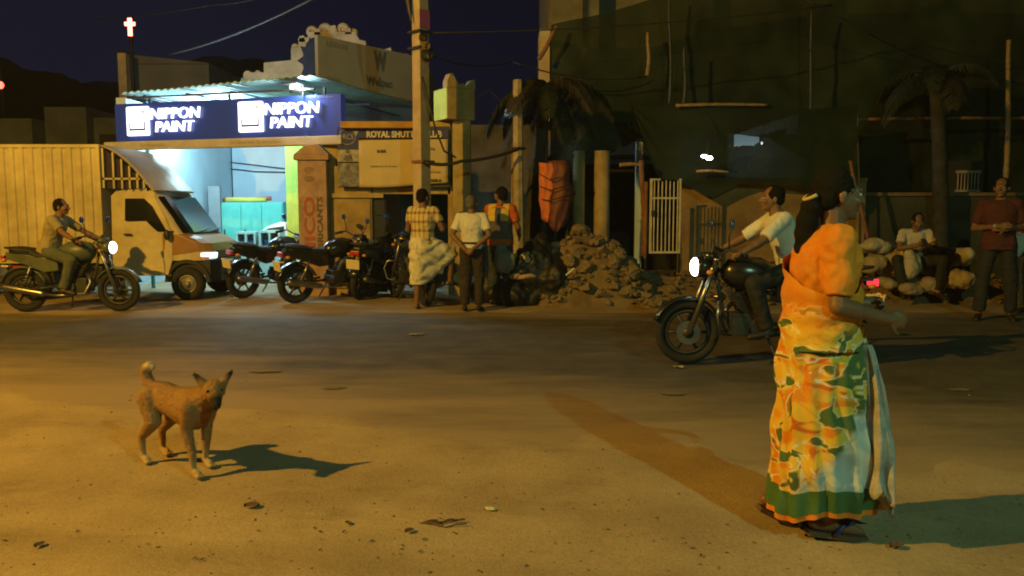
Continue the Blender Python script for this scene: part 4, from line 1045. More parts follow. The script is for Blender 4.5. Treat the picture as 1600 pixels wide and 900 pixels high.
    for j, y in enumerate([-.775, -.6, -.3, 0, .3, .6, .775]):
        fwd = .22 * (1 - (y / .775) ** 2); ring = []; low = []
        for i in range(N + 1):
            u = i / N; x = -1.56 + (.80 + fwd) * u; z = 2.45 - .70 * u ** 1.25 + .06 * math.sin(u * PI)
            ring.append(V((x, y, z))); low.append(V((x - .02, y, z - .025)))
        R3.append(ring + low[::-1])
    df.rings(R3).build('deflector_panel', mat('deflector_tan', (.34, .27, .18), .5, .2, 2, .05), t, False)
    for s in (-1, 1):
        fr = MB(); y0, y1 = s * .735, s * .775
        fr.span((-1.56, y0, 2.0 - .09), (-.98, y1, 2.0 - .06)).span((-1.56, y0, 1.78), (-1.53, y1, 2.40))
        for x in (-1.40, -1.27, -1.15, -1.03, -.93):
            u = (x + 1.56) / .80; z = 2.45 - .70 * u ** 1.25 - .02
            fr.span((x, y0, 1.77), (x + .028, y1, max(1.8, z)))
        fr.build('side_bars', cream, t)
        MB().prism([(-1.55, 1.775), (-1.55, 2.40), (-1.2, 2.13), (-.85, 1.775)], 'y', s * .715, s * .722).build('opening_shade', mat('dark_opening', (.03, .02, .035), .8, .1, 5, .1), t)  # dark sheet standing in for the shade behind the open bars
lorry()

# ------------------------------------------------------------------ motorcycles (built once heading +x, origin under the middle)
BLKP = mat('black_gloss_paint', (.014, .015, .018), .25, .15, 5, .02, spec=.6)
CHROME = mat('worn_chrome', (.28, .28, .28), .32, .2, 7, .05, .9); SEATM = mat('seat_vinyl', (.02, .02, .02), .7, .2, 9, .15); ENG = mat('engine_alloy', (.06, .06, .06), .5, .25, 9, .15, .6); RUB = mat('tyre_rubber', (0, 0, 0))
PLATE = mat('plate_yellow_white', (.68, .58, .32), .5, .08, 6, 0); TAIL = mat('tail_lens_off', (.38, .015, .02), .25, .1, 9, 0, spec=.7)
AMB = mat('amber_lens', (.6, .25, .03), .3, .1, 8, 0)
def motorcycle(label, group, paint=BLKP, tail=TAIL, lens=None, guard=False):
    t = thing('motorcycle', label, 'motorcycle', (0, 0, 0), 0, group)
    for x, nm in ((.66, 'f'), (-.64, 'r')):
        w = MB().torus((x, 0, .3), (0, 1, 0), .255, .042 if nm == 'f' else .05, 36, 10).build('wheel', RUB, t, True)
        rm = MB().torus((x, 0, .3), (0, 1, 0), .195, .02, 30, 8)
        for k in range(6):
            a = PI / 3 * k; rm.cyl((x, 0, .3), (x + .195 * math.cos(a), 0, .3 + .195 * math.sin(a)), .02, .014, 6)
        rm.cyl((x, -.07, .3), (x, .07, .3), .05).build('rim', ENG, w, True)
        MB().cyl((x, .045, .3), (x, .055, .3), .11, .11, 20).build('brake_disc', CHROME, w)
    def fender(c, R0, a0, a1, wd, nm):
        rs = []
        for k in range(13):
            a = a0 + (a1 - a0) * k / 12; q = V((math.cos(a), 0, math.sin(a)))
            rs.append([V(c) + q * (R0 - .012 * abs(s) ** 2) + V((0, wd * s, 0)) for s in (-1, -.5, 0, .5, 1)] + [V(c) + q * (R0 - .014 - .012 * abs(s) ** 2) + V((0, wd * s, 0)) for s in (1, .5, 0, -.5, -1)])
        MB().rings(rs).build(nm, paint, t, True)
    fender((.66, 0, .3), .335, R(20), R(150), .065, 'front_mudguard'); fender((-.64, 0, .3), .345, R(20), R(165), .075, 'rear_mudguard')
    f = MB()
    for s in (-1, 1): f.cyl((.66, s * .085, .3), (.42, s * .085, .98), .026, .02, 10)
    f.box((.45, 0, .88), (.06, .2, .05)).box((.42, 0, .97), (.07, .22, .03)).build('fork', CHROME, t, True)
    h = MB().tube([(.28, -.37, 1.03), (.36, -.25, 1.07), (.42, -.08, 1.0), (.42, .08, 1.0), (.36, .25, 1.07), (.28, .37, 1.03)], .013).build('handlebar', IRON, t, True)
    for s in (-1, 1):
        MB().cyl((.245, s * .40, 1.015), (.32, s * .30, 1.05), .022).build('grip', RUB, h, True)
        m = MB().tube([(.36, s * .25, 1.07), (.38, s * .31, 1.18), (.37, s * .34, 1.25)], .007).build('mirror', IRON, t, True)
        MB().ell((.37, s * .36, 1.29), (.018, .065, .045)).build('mirror_glass', mat('mirror_blue', (.05, .10, .35), .15, .1, 4, 0, .5), m, True)
        MB().ell((.50, s * .16, .86), (.03, .035, .025)).build('indicator', AMB, t, True)
        MB().ell((-.84, s * .13, .73), (.035, .035, .025)).build('indicator', AMB, t, True)
    hd = MB().ell((.53, 0, .90), (.10, .105, .10)).box((.47, 0, 1.0), (.12, .19, .07)).build('headlamp', paint, t, True)
    MB().ell((.60, 0, .90), (.045, .088, .085)).build('lens', lens or mat('lens_off', (.4, .4, .4), .1, .05, 5, 0), hd, True)
    tk = MB(); rs = []
    for x, hw, z0, z1 in ((.36, .05, .80, .90), (.30, .11, .72, .97), (.16, .15, .68, 1.0), (.0, .145, .68, .985), (-.12, .10, .70, .92), (-.17, .06, .72, .86)):
        rs.append([V((x, hw * math.cos(a), (z0 + z1) / 2 + (z1 - z0) / 2 * math.sin(a))) for a in [2 * PI * k / 18 for k in range(18)]])
    tk.rings(rs).build('tank', paint, t, True)
    st = MB(); rs = []
    for x, hw, z in ((-.10, .09, .80), (-.22, .125, .79), (-.40, .13, .80), (-.50, .13, .85), (-.68, .12, .875), (-.80, .08, .87)):
        rs.append([V((x, hw * q, z + dz)) for q, dz in ((-1, -.03), (-.9, .02), (-.5, .045), (.5, .045), (.9, .02), (1, -.03), (.8, -.06), (-.8, -.06))])
    st.rings(rs).build('seat', SEATM, t, True)
    tp = MB(); rs = []
    for x, hw, z0, z1 in ((-.12, .10, .58, .76), (-.3, .13, .56, .77), (-.55, .12, .66, .81), (-.86, .06, .74, .84)):
        rs.append([V((x, hw * q, z)) for q, z in ((-1, z0), (-1, z1), (1, z1), (1, z0))])
    tp.rings(rs).build('side_panel', paint, t, bevel=.015)
    e = MB().box((.10, 0, .38), (.34, .24, .2)).cyl((.10, 0, .45), (.2, 0, .66), .095, .085, 14).cyl((.02, -.16, .36), (.02, .16, .36), .10, .10, 18)
    for k in range(6): e.box((.12 + .015 * k, 0, .49 + .028 * k), (.23, .25, .01), Matrix.Rotation(R(-25), 3, 'Y'))
    e.build('engine', ENG, t, bevel=.006)
    fr = MB().tube([(.42, 0, .92), (.36, 0, .6), (.30, 0, .34), (0, 0, .24), (-.2, 0, .34)], .02).tube([(.40, 0, .88), (0, 0, .68), (-.25, 0, .62), (-.85, 0, .78)], .02)
    for s in (-1, 1): fr.tube([(-.18, s * .1, .36), (-.64, s * .1, .3)], .018)
    fr.build('frame', IRON, t, True)
    ex = MB().tube([(.24, -.06, .56), (.33, -.12, .42), (.26, -.15, .27), (-.1, -.16, .24), (-.3, -.16, .26)], .02).cap((-.32, -.165, .27), .045, (-.82, -.17, .36), .05).build('exhaust', CHROME, t, True)
    for s in (-1, 1):
        sh = MB().cyl((-.60, s * .11, .34), (-.48, s * .11, .68), .02)
        for k in range(6): sh.torus((-.585 + .02 * k, s * .11, .42 + .042 * k), (.33, 0, 1), .03, .008, 14, 5)
        sh.build('shock_absorber', CHROME, t, True)
        MB().cyl((.0, s * .12, .29), (.0, s * .27, .29), .017).cyl((-.42, s * .1, .38), (-.42, s * .24, .38), .014).build('footrest', RUB, t, True)
    MB().tube([(-.5, -.13, .84), (-.82, -.12, .90), (-.9, 0, .90), (-.82, .12, .90), (-.5, .13, .84)], .012).build('grab_rail', IRON, t, True)
    MB().box((-.90, 0, .76), (.05, .15, .07)).build('tail_lamp', tail, t, bevel=.012)
    np = MB().box((-.955, 0, .585), (.012, .22, .15), Matrix.Rotation(R(-12), 3, 'Y')).box((-.90, 0, .64), (.1, .06, .02)).build('number_plate', PLATE, t, bevel=.003)
    MB().tube([(-.05, .12, .26), (-.12, .22, .03)], .012).build('side_stand', IRON, t)
    if guard:
        for s in (-1, 1): MB().tube([(.34, s * .06, .62), (.44, s * .26, .60), (.46, s * .30, .48), (.42, s * .25, .32), (.28, s * .06, .28)], .014).build('crash_guard', CHROME, t, True)
    return t
G = 'motorcycles parked before the shop and gate'
def place(o, px, py, head, lean=0, dx=0):
    p = gnd(px, py); o.location = (p.x, p.y, .014); o.rotation_euler = (lean, 0, head)
parked = motorcycle('black parked motorcycle whose yellowish number plate tilts beside the pink gate pillar', G, guard=True)
place(parked, 520, 470, R(42), R(5))
for (px, py, hd, ln, lb) in ((432, 462, R(52), R(5), 'black parked motorcycle nearest the lorry, in front of the lime jamb'), (640, 473, R(118), R(6), 'dark parked motorcycle behind the man in the white waistcloth'), (588, 463, R(75), R(5), 'black parked motorcycle close against the dark blue door leaf')):
    c = copy_tree(parked); c['label'] = lb; place(c, px, py, hd, ln)
LIT = emit('bike_headlamp_lit', (1, .98, .9), 7)
moving = motorcycle('dark motorcycle with a lit headlamp ridden in front of the cream lorry', 'motorcycles being ridden along the road', mat('grey_green_paint', (.09, .10, .07), .4, .2, 5, .02), TAIL, LIT)
place(moving, 114, 488, R(1))
moving2 = motorcycle('black motorcycle with lit headlamp and glowing red tail lamp passing behind the woman', 'motorcycles being ridden along the road', BLKP, emit('tail_lit', (1, .03, .06), 1.6, (.6, .02, .04)), LIT, True)
place(moving2, 1184, 571, R(180))
for ch in moving2.children:
    if ch.name.split('.')[0] in ('tail_lamp', 'number_plate', 'grab_rail', 'indicator') and (ch.name.split('.')[0] != 'indicator' or ch.data.vertices[0].co.x < 0): ch.location.x -= .13
MB().span((-1.03, -.07, .775), (-.80, .07, .80)).build('tail_bracket', IRON, moving2)
# ------------------------------------------------------------------ people (built facing -y, left side at +x)
SKIN = mat('brown_skin', (.19, .095, .05), .55, .12, 8, .05); HAIR = mat('black_hair', (.008, .007, .006), .75, .3, 40, .6, fine=260, spec=.15)
GREYHAIR = mat('greying_hair', (.10, .085, .07), .6, .3, 40, .3); EYE = mat('eye_white', (.55, .5, .45), .3, .05, 5, 0); PUP = mat('eye_dark', (.01, .008, .006), .2, .05, 5, 0)
DEF = dict(pelvis=(0, 0, .93), chest=(0, .005, 1.24), neck=(0, .005, 1.455), head=(0, -.015, 1.585), yaw=0, pitch=0,
    shL=(.175, .005, 1.395), elL=(.225, .03, 1.13), wrL=(.235, -.04, .90), hdL=(0, -.15, -1), pnL=(-1, 0, 0),
    shR=(-.175, .005, 1.395), elR=(-.225, .03, 1.13), wrR=(-.235, -.04, .90), hdR=(0, -.15, -1), pnR=(1, 0, 0),
    hipL=(.09, 0, .90), knL=(.105, -.02, .49), anL=(.11, .03, .085), toL=(.15, -1, -.15),
    hipR=(-.09, 0, .90), knR=(-.105, -.02, .49), anR=(-.11, .03, .085), toR=(-.15, -1, -.15), curl=.35)
def spine(J, secs):
    """rings round the spine: (t, half width, half depth), t 0 pelvis, 1 chest, 2 neck"""
    P = [V(J['pelvis']), V(J['chest']), V(J['neck'])]
    xh = (V(J['hipL']) - V(J['hipR'])).normalized(); xs = (V(J['shL']) - V(J['shR'])).normalized(); out = []
    for t, hw, hd in secs:
        if t <= 0: p = P[0] + (P[1] - P[0]).normalized() * t * .3; d = (P[1] - P[0]).normalized()
        elif t < 1: p = P[0].lerp(P[1], t); d = (P[1] - P[0]).normalized().lerp((P[2] - P[1]).normalized(), t * t)
        else: p = P[1].lerp(P[2], t - 1); d = (P[2] - P[1]).normalized()
        x = xh.lerp(xs, min(1, max(0, t))).normalized(); x = (x - d * x.dot(d)).normalized(); y = d.cross(x)
        out.append([p + x * (hw * abs(math.cos(a)) ** .85 * (1 if math.cos(a) > 0 else -1)) + y * hd * math.sin(a) for a in [2 * PI * k / 24 for k in range(24)]])
    return out
BODY_SECS = [(-.35, .09, .08), (-.2, .15, .11), (0, .168, .115), (.35, .150, .105), (.62, .140, .10), (1, .165, .118), (1.35, .175, .118), (1.65, .165, .10), (1.85, .10, .075), (2, .06, .06)]
def head_rot(J): return Matrix.Rotation(J['yaw'], 3, 'Z') @ Matrix.Rotation(J['pitch'], 3, 'X')
def add_head(b, J, beard=False):
    q = head_rot(J); h = V(J['head'])
    def e(c, r, n=14, m=9): b.ell(h + q @ V(c), r, q, n, m)
    e((0, .018, .028), (.076, .094, .090)); e((0, -.022, -.025), (.064, .078, .082)); e((0, -.042, -.075), (.044, .048, .038))
    e((0, -.083, .028), (.048, .018, .014))
    for s in (-1, 1):
        e((s * .037, -.070, -.025), (.026, .022, .022)); e((s * .079, .008, -.012), (.010, .020, .032), 8, 6)
    b.cap(h + q @ V((0, -.095, .012)), .009, h + q @ V((0, -.112, -.022)), .014, 8, 3)
    for s in (-1, 1): e((s * .013, -.103, -.024), (.010, .010, .009), 6, 4)
    e((0, -.090, -.052), (.024, .011, .007), 8, 5); e((0, -.087, -.063), (.022, .011, .008), 8, 5); e((0, -.078, -.095), (.020, .016, .014), 8, 5)
    b.cap(V(J['neck']) - V((0, 0, .05)), .062, h + q @ V((0, .02, -.05)), .054)
def add_hand(b, w, d, n, side, curl, k=1.0):
    w, d, n = V(w), V(d).normalized(), V(n); n = (n - d * n.dot(d)).normalized(); s = d.cross(n).normalized() * side
    rot = Matrix((s, d, n)).transposed()
    b.ell(w + d * .048 * k, (.040 * k, .055 * k, .016 * k), rot, 12, 8); b.cap(w - d * .02, .026 * k, w + d * .03 * k, .024 * k, 8, 3)
    for i, (o, L) in enumerate(((-.032, .050), (-.011, .066), (.011, .072), (.031, .064))):
        p = w + d * (.090 - .006 * abs(i - 1.6)) * k + s * o * k; c = curl * (1 + .12 * (3 - i))
        a1 = p + (d * math.cos(c) + n * math.sin(c)) * L * .55 * k; a2 = a1 + (d * math.cos(c * 2.2) + n * math.sin(c * 2.2)) * L * .5 * k
        b.cap(p - d * .02 * k, .0095 * k, a1, .0085 * k, 7, 3); b.cap(a1, .0085 * k, a2, .0065 * k, 7, 3)
    p = w + d * .028 * k + s * .032 * k; a1 = p + (d * .65 + s * .75 + n * .25).normalized() * .036 * k; a2 = a1 + (d * .9 + s * .25 + n * .4).normalized() * .030 * k
    b.cap(p, .012 * k, a1, .0105 * k, 7, 3); b.cap(a1, .010 * k, a2, .0075 * k, 7, 3)
def add_limbs(b, J):
    for s, S in ((1, 'L'), (-1, 'R')):
        sh, el, wr = V(J['sh' + S]), V(J['el' + S]), V(J['wr' + S])
        b.cap(sh, .052, el, .040); b.cap(el, .040, wr, .027); b.cap(el, .041, el.lerp(wr, .35), .042)
        add_hand(b, wr, J['hd' + S], J['pn' + S], J.get('tw' + S, s), J['curl'])
        hp, kn, an = V(J['hip' + S]), V(J['kn' + S]), V(J['an' + S])
        b.cap(hp, .085, kn, .054); b.cap(kn, .053, kn.lerp(an, .3) + V((0, .012, 0)), .055); b.cap(kn.lerp(an, .3) + V((0, .012, 0)), .054, an, .034)
        f = V(J['to' + S]).normalized(); b.cap(an + V((0, 0, -.045)) - f * .05, .032, an + V((0, 0, -.05)) + f * .08, .034); b.cap(an + V((0, 0, -.05)) + f * .08, .034, an + V((0, 0, -.062)) + f * .155, .022); b.cap(an, .036, an + V((0, 0, -.04)) + f * .03, .036)
    b.cap(J['shL'], .058, J['shR'], .058)
def hair_on(J, m, t, long=1.0, bald=False):
    q = head_rot(J); h = V(J['head']); b = MB()
    b.ell(h + q @ V((0, .026, .036)), (.084, .098, .094), q, 18, 12)
    if long > 0: b.ell(h + q @ V((0, .052, -.012)), (.074, .066, .07 * long), q, 16, 10)
    def fn(v): return v + (v - h).normalized() * (.005 * nz(v, 60) + .004 * nz(v, 25))
    front = q @ V((0, -1, .62 if not bald else -.05)).normalized()
    return b.fused('hair', m, t, .007, 2, fn, cut=[(h + q @ V((0, -.052, .045 if not bald else .06)), front), (h + q @ V((0, .02, -.062)), q @ V((0, -.35, -1)))])
def folds(amp, fr, sd, vert=.35):
    def fn(v): return v + V((nz((v.x, v.y, v.z * vert), fr, sd), nz((v.y, v.x, v.z * vert), fr, sd + 9), 0)) * amp + V((nz(v, fr * 2.2, sd + 4), nz(v, fr * 2.2, sd + 6), .4 * nz(v, fr * 2, sd))) * amp * .55
    return fn
def shirt(J, t, m, sleeve=.75, hem=-.25, g=.020, name='shirt', sd=1.0, tuck=False):
    secs = [(u, a + g + (0 if tuck else .012 * max(0, .8 - u)), d + g + (0 if tuck else .012 * max(0, .8 - u))) for u, a, d in BODY_SECS if hem - .01 <= u < 1.9]
    base = [(hem, .165 + g + (0 if tuck else .014), .115 + g + (0 if tuck else .014))]
    secs = base + [s for s in secs if s[0] > hem + .05] + [(1.88, .088, .078), (1.95, .075, .072)]
    b = MB(); b.rings(spine(J, secs)); b.cap(J['shL'], .066, J['shR'], .066)
    for S in 'LR':
        sh, el, wr = V(J['sh' + S]), V(J['el' + S]), V(J['wr' + S])
        if sleeve <= 1: b.cap(sh, .070, sh.lerp(el, .12), .068); b.cyl(sh, sh.lerp(el, sleeve), .068, .064, 16)
        else: b.cap(sh, .068, el, .054); b.cap(el, .054, el, .0535); b.cyl(el, el.lerp(wr, sleeve - 1), .053, .042, 16)
    return b.fused(name, m, t, .010, 3, folds(.012, 9, sd))
def trousers(J, t, m, g=.020, length=1.0, name='trousers', sd=2.0):
    b = MB(); b.rings(spine(J, [(-.36, .10, .09), (-.2, .165 + g * .5, .12 + g * .5), (0, .17 + g * .6, .118 + g * .6), (.26, .158 + g * .4, .108 + g * .4)]))
    for S in 'LR':
        hp, kn, an = V(J['hip' + S]), V(J['kn' + S]), V(J['an' + S])
        b.cap(hp, .092 + g * .5, kn, .062 + g); b.cap(kn, .062 + g, kn, .061 + g)
        e = kn.lerp(an, length * .97); b.cyl(kn, e, .061 + g, .052 + g, 16)
    return b.fused(name, m, t, .010, 3, folds(.013, 9, sd))
def shoes(J, t, m):
    for S in 'LR':
        an = V(J['an' + S]); f = V(J['to' + S]).normalized(); b = MB()
        b.cap(an + V((0, 0, -.04)) - f * .052, .040, an + V((0, 0, -.045)) + f * .08, .042); b.cap(an + V((0, 0, -.045)) + f * .08, .042, an + V((0, 0, -.055)) + f * .165, .030)
        b.fused('shoe', m, t, .009, 3)
def person(label, px, py, height, rz, clothes, pose=None, group=None, hair=HAIR, bald=False, loc=None, beard=False, voxel=.0065, skin=SKIN, z=.012, hairlong=1.0):
    J = dict(DEF); J.update(pose or {})
    p = V(loc) if loc is not None else gnd(px, py)
    t = thing('person', label, 'person', (p.x, p.y, p.z + z if loc is not None else z), rz, group)
    k = height / 1.70; t.scale = (k, k, k)
    b = MB(); b.rings(spine(J, BODY_SECS)); add_limbs(b, J); add_head(b, J)
    b.fused('body', skin, t, voxel, 2)
    q = head_rot(J); h = V(J['head'])
    for s in (-1, 1):
        e = MB().ell(h + q @ V((s * .032, -.083, .006)), (.014, .009, .009), q, 10, 6).build('eye', EYE, t, True)
        MB().ell(h + q @ V((s * .032, -.0905, .006)), (.006, .003, .006), q, 8, 5).build('pupil', PUP, e, True)
    if hair: hair_on(J, hair, t, hairlong, bald)
    if beard:
        MB().ell(h + q @ V((0, -.045, -.075)), (.054, .056, .048), q).ell(h + q @ V((0, -.088, -.040)), (.03, .012, .006), q).fused('beard', hair, t, .007, 2, None, cut=[(h + q @ V((0, 0, -.045)), q @ V((0, -.3, 1)))])
    for c in clothes: c(J, t)
    return t, J
WHITE = mat('white_shirt_cotton', (.62, .60, .56), .85, .08, 6, .15); BLACKT = mat('black_trouser_cloth', (.022, .021, .022), .85, .25, 6, .2); BROWNT = mat('dark_brown_trouser_cloth', (.035, .025, .022), .85, .25, 6, .2)
DENIM = mat('dark_denim', (.035, .042, .055), .85, .25, 6, .2); SHOE = mat('dark_shoe', (.025, .02, .018), .5, .2, 9, .1); MAROON = mat('maroon_cotton', (.07, .016, .013), .85, .15, 6, .15); LIGHTBLUE = mat('light_blue_cotton', (.30, .36, .45), .85, .12, 6, .15)
def checked():
    m = mat('checked_yellow_cotton', (.60, .47, .22), .85, .08, 6, .12)
    n = m.node_tree.nodes; L = m.node_tree.links; b = n['Principled BSDF']; src = b.inputs['Base Color'].links[0].from_socket
    tc = n['Texture Coordinate']; sx = n.new('ShaderNodeSeparateXYZ'); L.new(tc.outputs['Object'], sx.inputs['Vector'])
    def band(sock, freq, width, off=0.0):
        a = n.new('ShaderNodeMath'); a.operation = 'MULTIPLY_ADD'; a.inputs[1].default_value = freq; a.inputs[2].default_value = off; L.new(sock, a.inputs[0])
        f = n.new('ShaderNodeMath'); f.operation = 'FRACT'; L.new(a.outputs[0], f.inputs[0])
        g = n.new('ShaderNodeMath'); g.operation = 'LESS_THAN'; g.inputs[1].default_value = width; L.new(f.outputs[0], g.inputs[0]); return g.outputs[0]
    v = band(sx.outputs['X'], 15, .34); h = band(sx.outputs['Z'], 8, .30, .2)
    ad = n.new('ShaderNodeMath'); ad.operation = 'ADD'; L.new(v, ad.inputs[0]); L.new(h, ad.inputs[1])
    ml = n.new('ShaderNodeMath'); ml.operation = 'MULTIPLY'; ml.inputs[1].default_value = .46; ml.use_clamp = True; L.new(ad.outputs[0], ml.inputs[0])
    mx = n.new('ShaderNodeMix'); mx.data_type = 'RGBA'; mx.inputs['B'].default_value = (.12, .05, .04, 1); L.new(ml.outputs[0], mx.inputs['Factor']); L.new(src, mx.inputs['A']); L.new(mx.outputs['Result'], b.inputs['Base Color'])
    return m
# --- man in checked shirt, back to us, one foot raised under a folded white waistcloth
def waistcloth(J, t):
    bm = bmesh.new()
    def ring(c, r, ax):
        x, y, d = basis(ax); c = V(c)
        for k in range(20): bm.verts.new(c + (x * math.cos(2 * PI * k / 20) + y * math.sin(2 * PI * k / 20)) * r)
    up = V((0, 0, 1)); pe = V(J['pelvis'])
    ring(pe + up * .10, .155, up); ring(pe - up * .05, .19, up)
    ring(V(J['knL']) + up * -.14, .115, up); ring(V(J['knL']) + up * .1, .115, up)
    ring(V(J['knR']), .095, V(J['knR']) - V(J['hipR'])); ring(V(J['knR']) + V((0, 0, -.03)), .09, V((0, 0, 1)))
    bmesh.ops.convex_hull(bm, input=bm.verts); bmesh.ops.delete(bm, geom=[v for v in bm.verts if not v.link_faces], context='VERTS')
    me = bpy.data.meshes.new('h'); bm.to_mesh(me); bm.free()
    b = MB(); b.add([v.co.copy() for v in me.vertices], [list(p.vertices) for p in me.polygons]); bpy.data.meshes.remove(me)
    def fn(v): return v + V((.010 * math.sin(v.z * 38 + v.x * 26 + 4 * nz(v, 5)), .014 * math.sin(v.x * 34 - v.z * 30 + 5 * nz(v, 4)), 0)) + V((nz(v, 8, 3), nz(v, 8, 7), 0)) * .012
    b.fused('waistcloth', mat('white_waistcloth', (.66, .60, .44), .9, .06, 5, .12), t, .010, 3, fn)
G1 = 'men standing talking by the pole'
# facing away: the figure's own left is on the left in the picture
person('man in yellow checked shirt and folded white waistcloth seen from behind, one knee raised', 663, 484, 1.72, R(165), [waistcloth, lambda J, t: shirt(J, t, checked(), .6, -.28, sd=3)],
    dict(pelvis=(.02, 0, .93), knL=(.10, -.02, .49), anL=(.10, .03, .085), knR=(-.34, -.24, .80), hipR=(-.10, -.01, .91), anR=(-.30, -.26, .40), toR=(-.4, -1, -.1), elR=(-.27, -.04, 1.14), wrR=(-.20, -.25, 1.20), hdR=(.2, -1, .2), pnR=(.6, 0, -1), elL=(.25, -.03, 1.13), wrL=(.17, -.22, 1.12), hdL=(-.3, -1, .1), pnL=(-.6, 0, -1), yaw=R(-25)), G1)
def police_belt(J, t):
    b = MB().rings(spine(J, [(.22, .180, .132), (.32, .178, .130)])); b.build('belt', SHOE, t, True)
    for s, S in ((1, 'L'), (-1, 'R')):
        p = V(J['sh' + S]); MB().box(p + V((-s * .03, 0, .074)), (.11, .055, .012), Matrix.Rotation(s * .25, 3, 'Y')).build('shoulder_strap', BROWNT, t, bevel=.004)
person('man in white uniform shirt and dark trousers, hands clasped behind his back', 738, 487, 1.62, R(172), [lambda J, t: shirt(J, t, WHITE, .75, .0, sd=5, tuck=True), lambda J, t: trousers(J, t, BROWNT), lambda J, t: shoes(J, t, SHOE), police_belt],
    dict(elL=(.275, .10, 1.13), wrL=(.06, .19, .915), hdL=(-.9, .15, -.5), pnL=(.2, -1, -.2), elR=(-.275, .10, 1.13), wrR=(-.05, .20, .93), hdR=(.8, .15, -.7), pnR=(0, -1, -.2), yaw=R(-20), pitch=R(4), curl=.8), G1, GREYHAIR, True)
def panels(J, t):
    shirt(J, t, mat('orange_red_cotton', (.50, .10, .025), .85, .12, 6, .12), .72, -.2, sd=7)
    ye = mat('yellow_cotton', (.62, .42, .08), .85, .08, 6, .12); bl = mat('slate_blue_cotton', (.07, .075, .11), .85, .15, 6, .12); gr = mat('grey_cotton', (.12, .095, .09), .85, .2, 6, .12)
    def vest(nm, m, g, cuts):
        b = MB(); b.rings(spine(J, [(u, a + g, d + g) for u, a, d in BODY_SECS if -.1 <= u < 1.8] + [(1.86, .098, .085)])); b.cap(J['shL'], .066 + g - .02, J['shR'], .066 + g - .02); b.fused(nm, m, t, .010, 3, folds(.012, 9, 7), cuts)
    vest('yellow_panel', ye, .030, [((.155, 0, 1), (1, 0, 0)), ((-.155, 0, 1), (-1, 0, 0)), ((0, 0, 1.20), (0, 0, -1))])
    vest('blue_panel', bl, .036, [((.035, 0, 1), (1, 0, 0)), ((-.055, 0, 1), (-1, 0, 0)), ((0, 0, 1.16), (0, 0, -1))])
    vest('grey_panel', gr, .034, [((0, 0, 1.22), (0, 0, 1)), ((0, 0, .96), (0, 0, -1))])
person('bearded man in orange, yellow and blue panelled shirt facing the man in white', 782, 478, 1.76, R(160), [panels, lambda J, t: trousers(J, t, DENIM), lambda J, t: shoes(J, t, SHOE)],
    dict(yaw=R(62), elL=(.22, -.10, 1.14), wrL=(.05, -.24, 1.14), hdL=(-1, -.2, 0), pnL=(0, 1, -.3), elR=(-.26, -.02, 1.13), wrR=(-.22, -.20, 1.0), hdR=(.2, -1, -.2), pnR=(1, 0, 0), anL=(.13, .0, .085), anR=(-.13, .05, .085)), G1, beard=True, hairlong=1.15)
p = at(790, 404, 11.75)
lump('shoulder_bag', 'slack grey cloth bag hanging beside the man in the panelled shirt', 'bag', p, (.15, .10, .23), mat('grey_bag_cloth', (.17, .16, .14), .9, .2, 6, .3), 77, amp=.12, freq=5, voxel=.012)
# --- seated man with a phone
pt = gnd(1424, 476); sit = V((at(1424, 400, 12.45).x, 12.45, 0))
sp_ = dict(pelvis=(0, .05, .62), chest=(0, -.06, .91), neck=(0, -.14, 1.11), head=(0, -.20, 1.23), pitch=R(24), shL=(.18, -.12, 1.055), shR=(-.18, -.12, 1.055), elL=(.26, -.24, .82), wrL=(.06, -.42, .88), hdL=(-.6, -.5, .25), pnL=(-.3, .6, .8), elR=(-.26, -.24, .82), wrR=(-.05, -.42, .88), hdR=(.5, -.6, .3), pnR=(.3, .6, .8),
    hipL=(.10, .03, .60), knL=(.33, -.38, .66), anL=(.25, -.44, .20), toL=(.3, -1, -.25), hipR=(-.10, .03, .60), knR=(-.33, -.38, .66), anR=(-.24, -.44, .20), toR=(-.3, -1, -.25), curl=.75)
P4, J4 = person('seated man in a white shirt bent over a phone on a pile of sacks', 0, 0, 1.72, R(-8), [lambda J, t: shirt(J, t, mat('dull_white_cotton', (.50, .44, .37), .85, .1, 6, .15), .62, -.15, sd=8), lambda J, t: trousers(J, t, BLACKT), lambda J, t: shoes(J, t, SHOE)], sp_, None, loc=(sit.x, sit.y, -.0), z=.0)
P4.location.z = .02
fz = P4.matrix_basis @ V((.0, -.53, .93))
ph = MB().box((0, 0, 0), (.075, .010, .15), Matrix.Rotation(R(-50), 3, 'X')).build('phone', BLACKT, None, bevel=.003, loc=fz); tag(ph, 'dark mobile phone held by the seated man in both hands', 'phone')
# --- standing man in maroon and the man at the edge
def watch(J, t):
    w = V(J['wrR']); e = V(J['elR']); MB().torus(w.lerp(e, .08), w - e, .030, .007, 20, 6).ell(w.lerp(e, .08) + V((-.025, -.02, .01)), (.016, .016, .016)).build('watch', mat('silver_watch', (.75, .72, .65), .25, .05, 5, 0, .6), t, True)
person('tall man in a maroon shirt with hands together before him and steel watch', 1553, 500, 1.83, R(-28), [lambda J, t: shirt(J, t, MAROON, .8, -.28, sd=12), lambda J, t: trousers(J, t, BLACKT), lambda J, t: shoes(J, t, SHOE), watch],
    dict(elR=(-.26, .02, 1.10), wrR=(-.02, -.24, 1.13), hdR=(1, -.15, .15), pnR=(0, 1, -.2), elL=(.25, .02, 1.11), wrL=(.06, -.21, 1.10), hdL=(-1, -.2, .1), pnL=(0, 1, -.2), anL=(.17, .06, .085), anR=(-.17, -.04, .085), knL=(.14, .0, .49), knR=(-.14, -.04, .49), hipL=(.1, 0, .9), yaw=R(-12)))
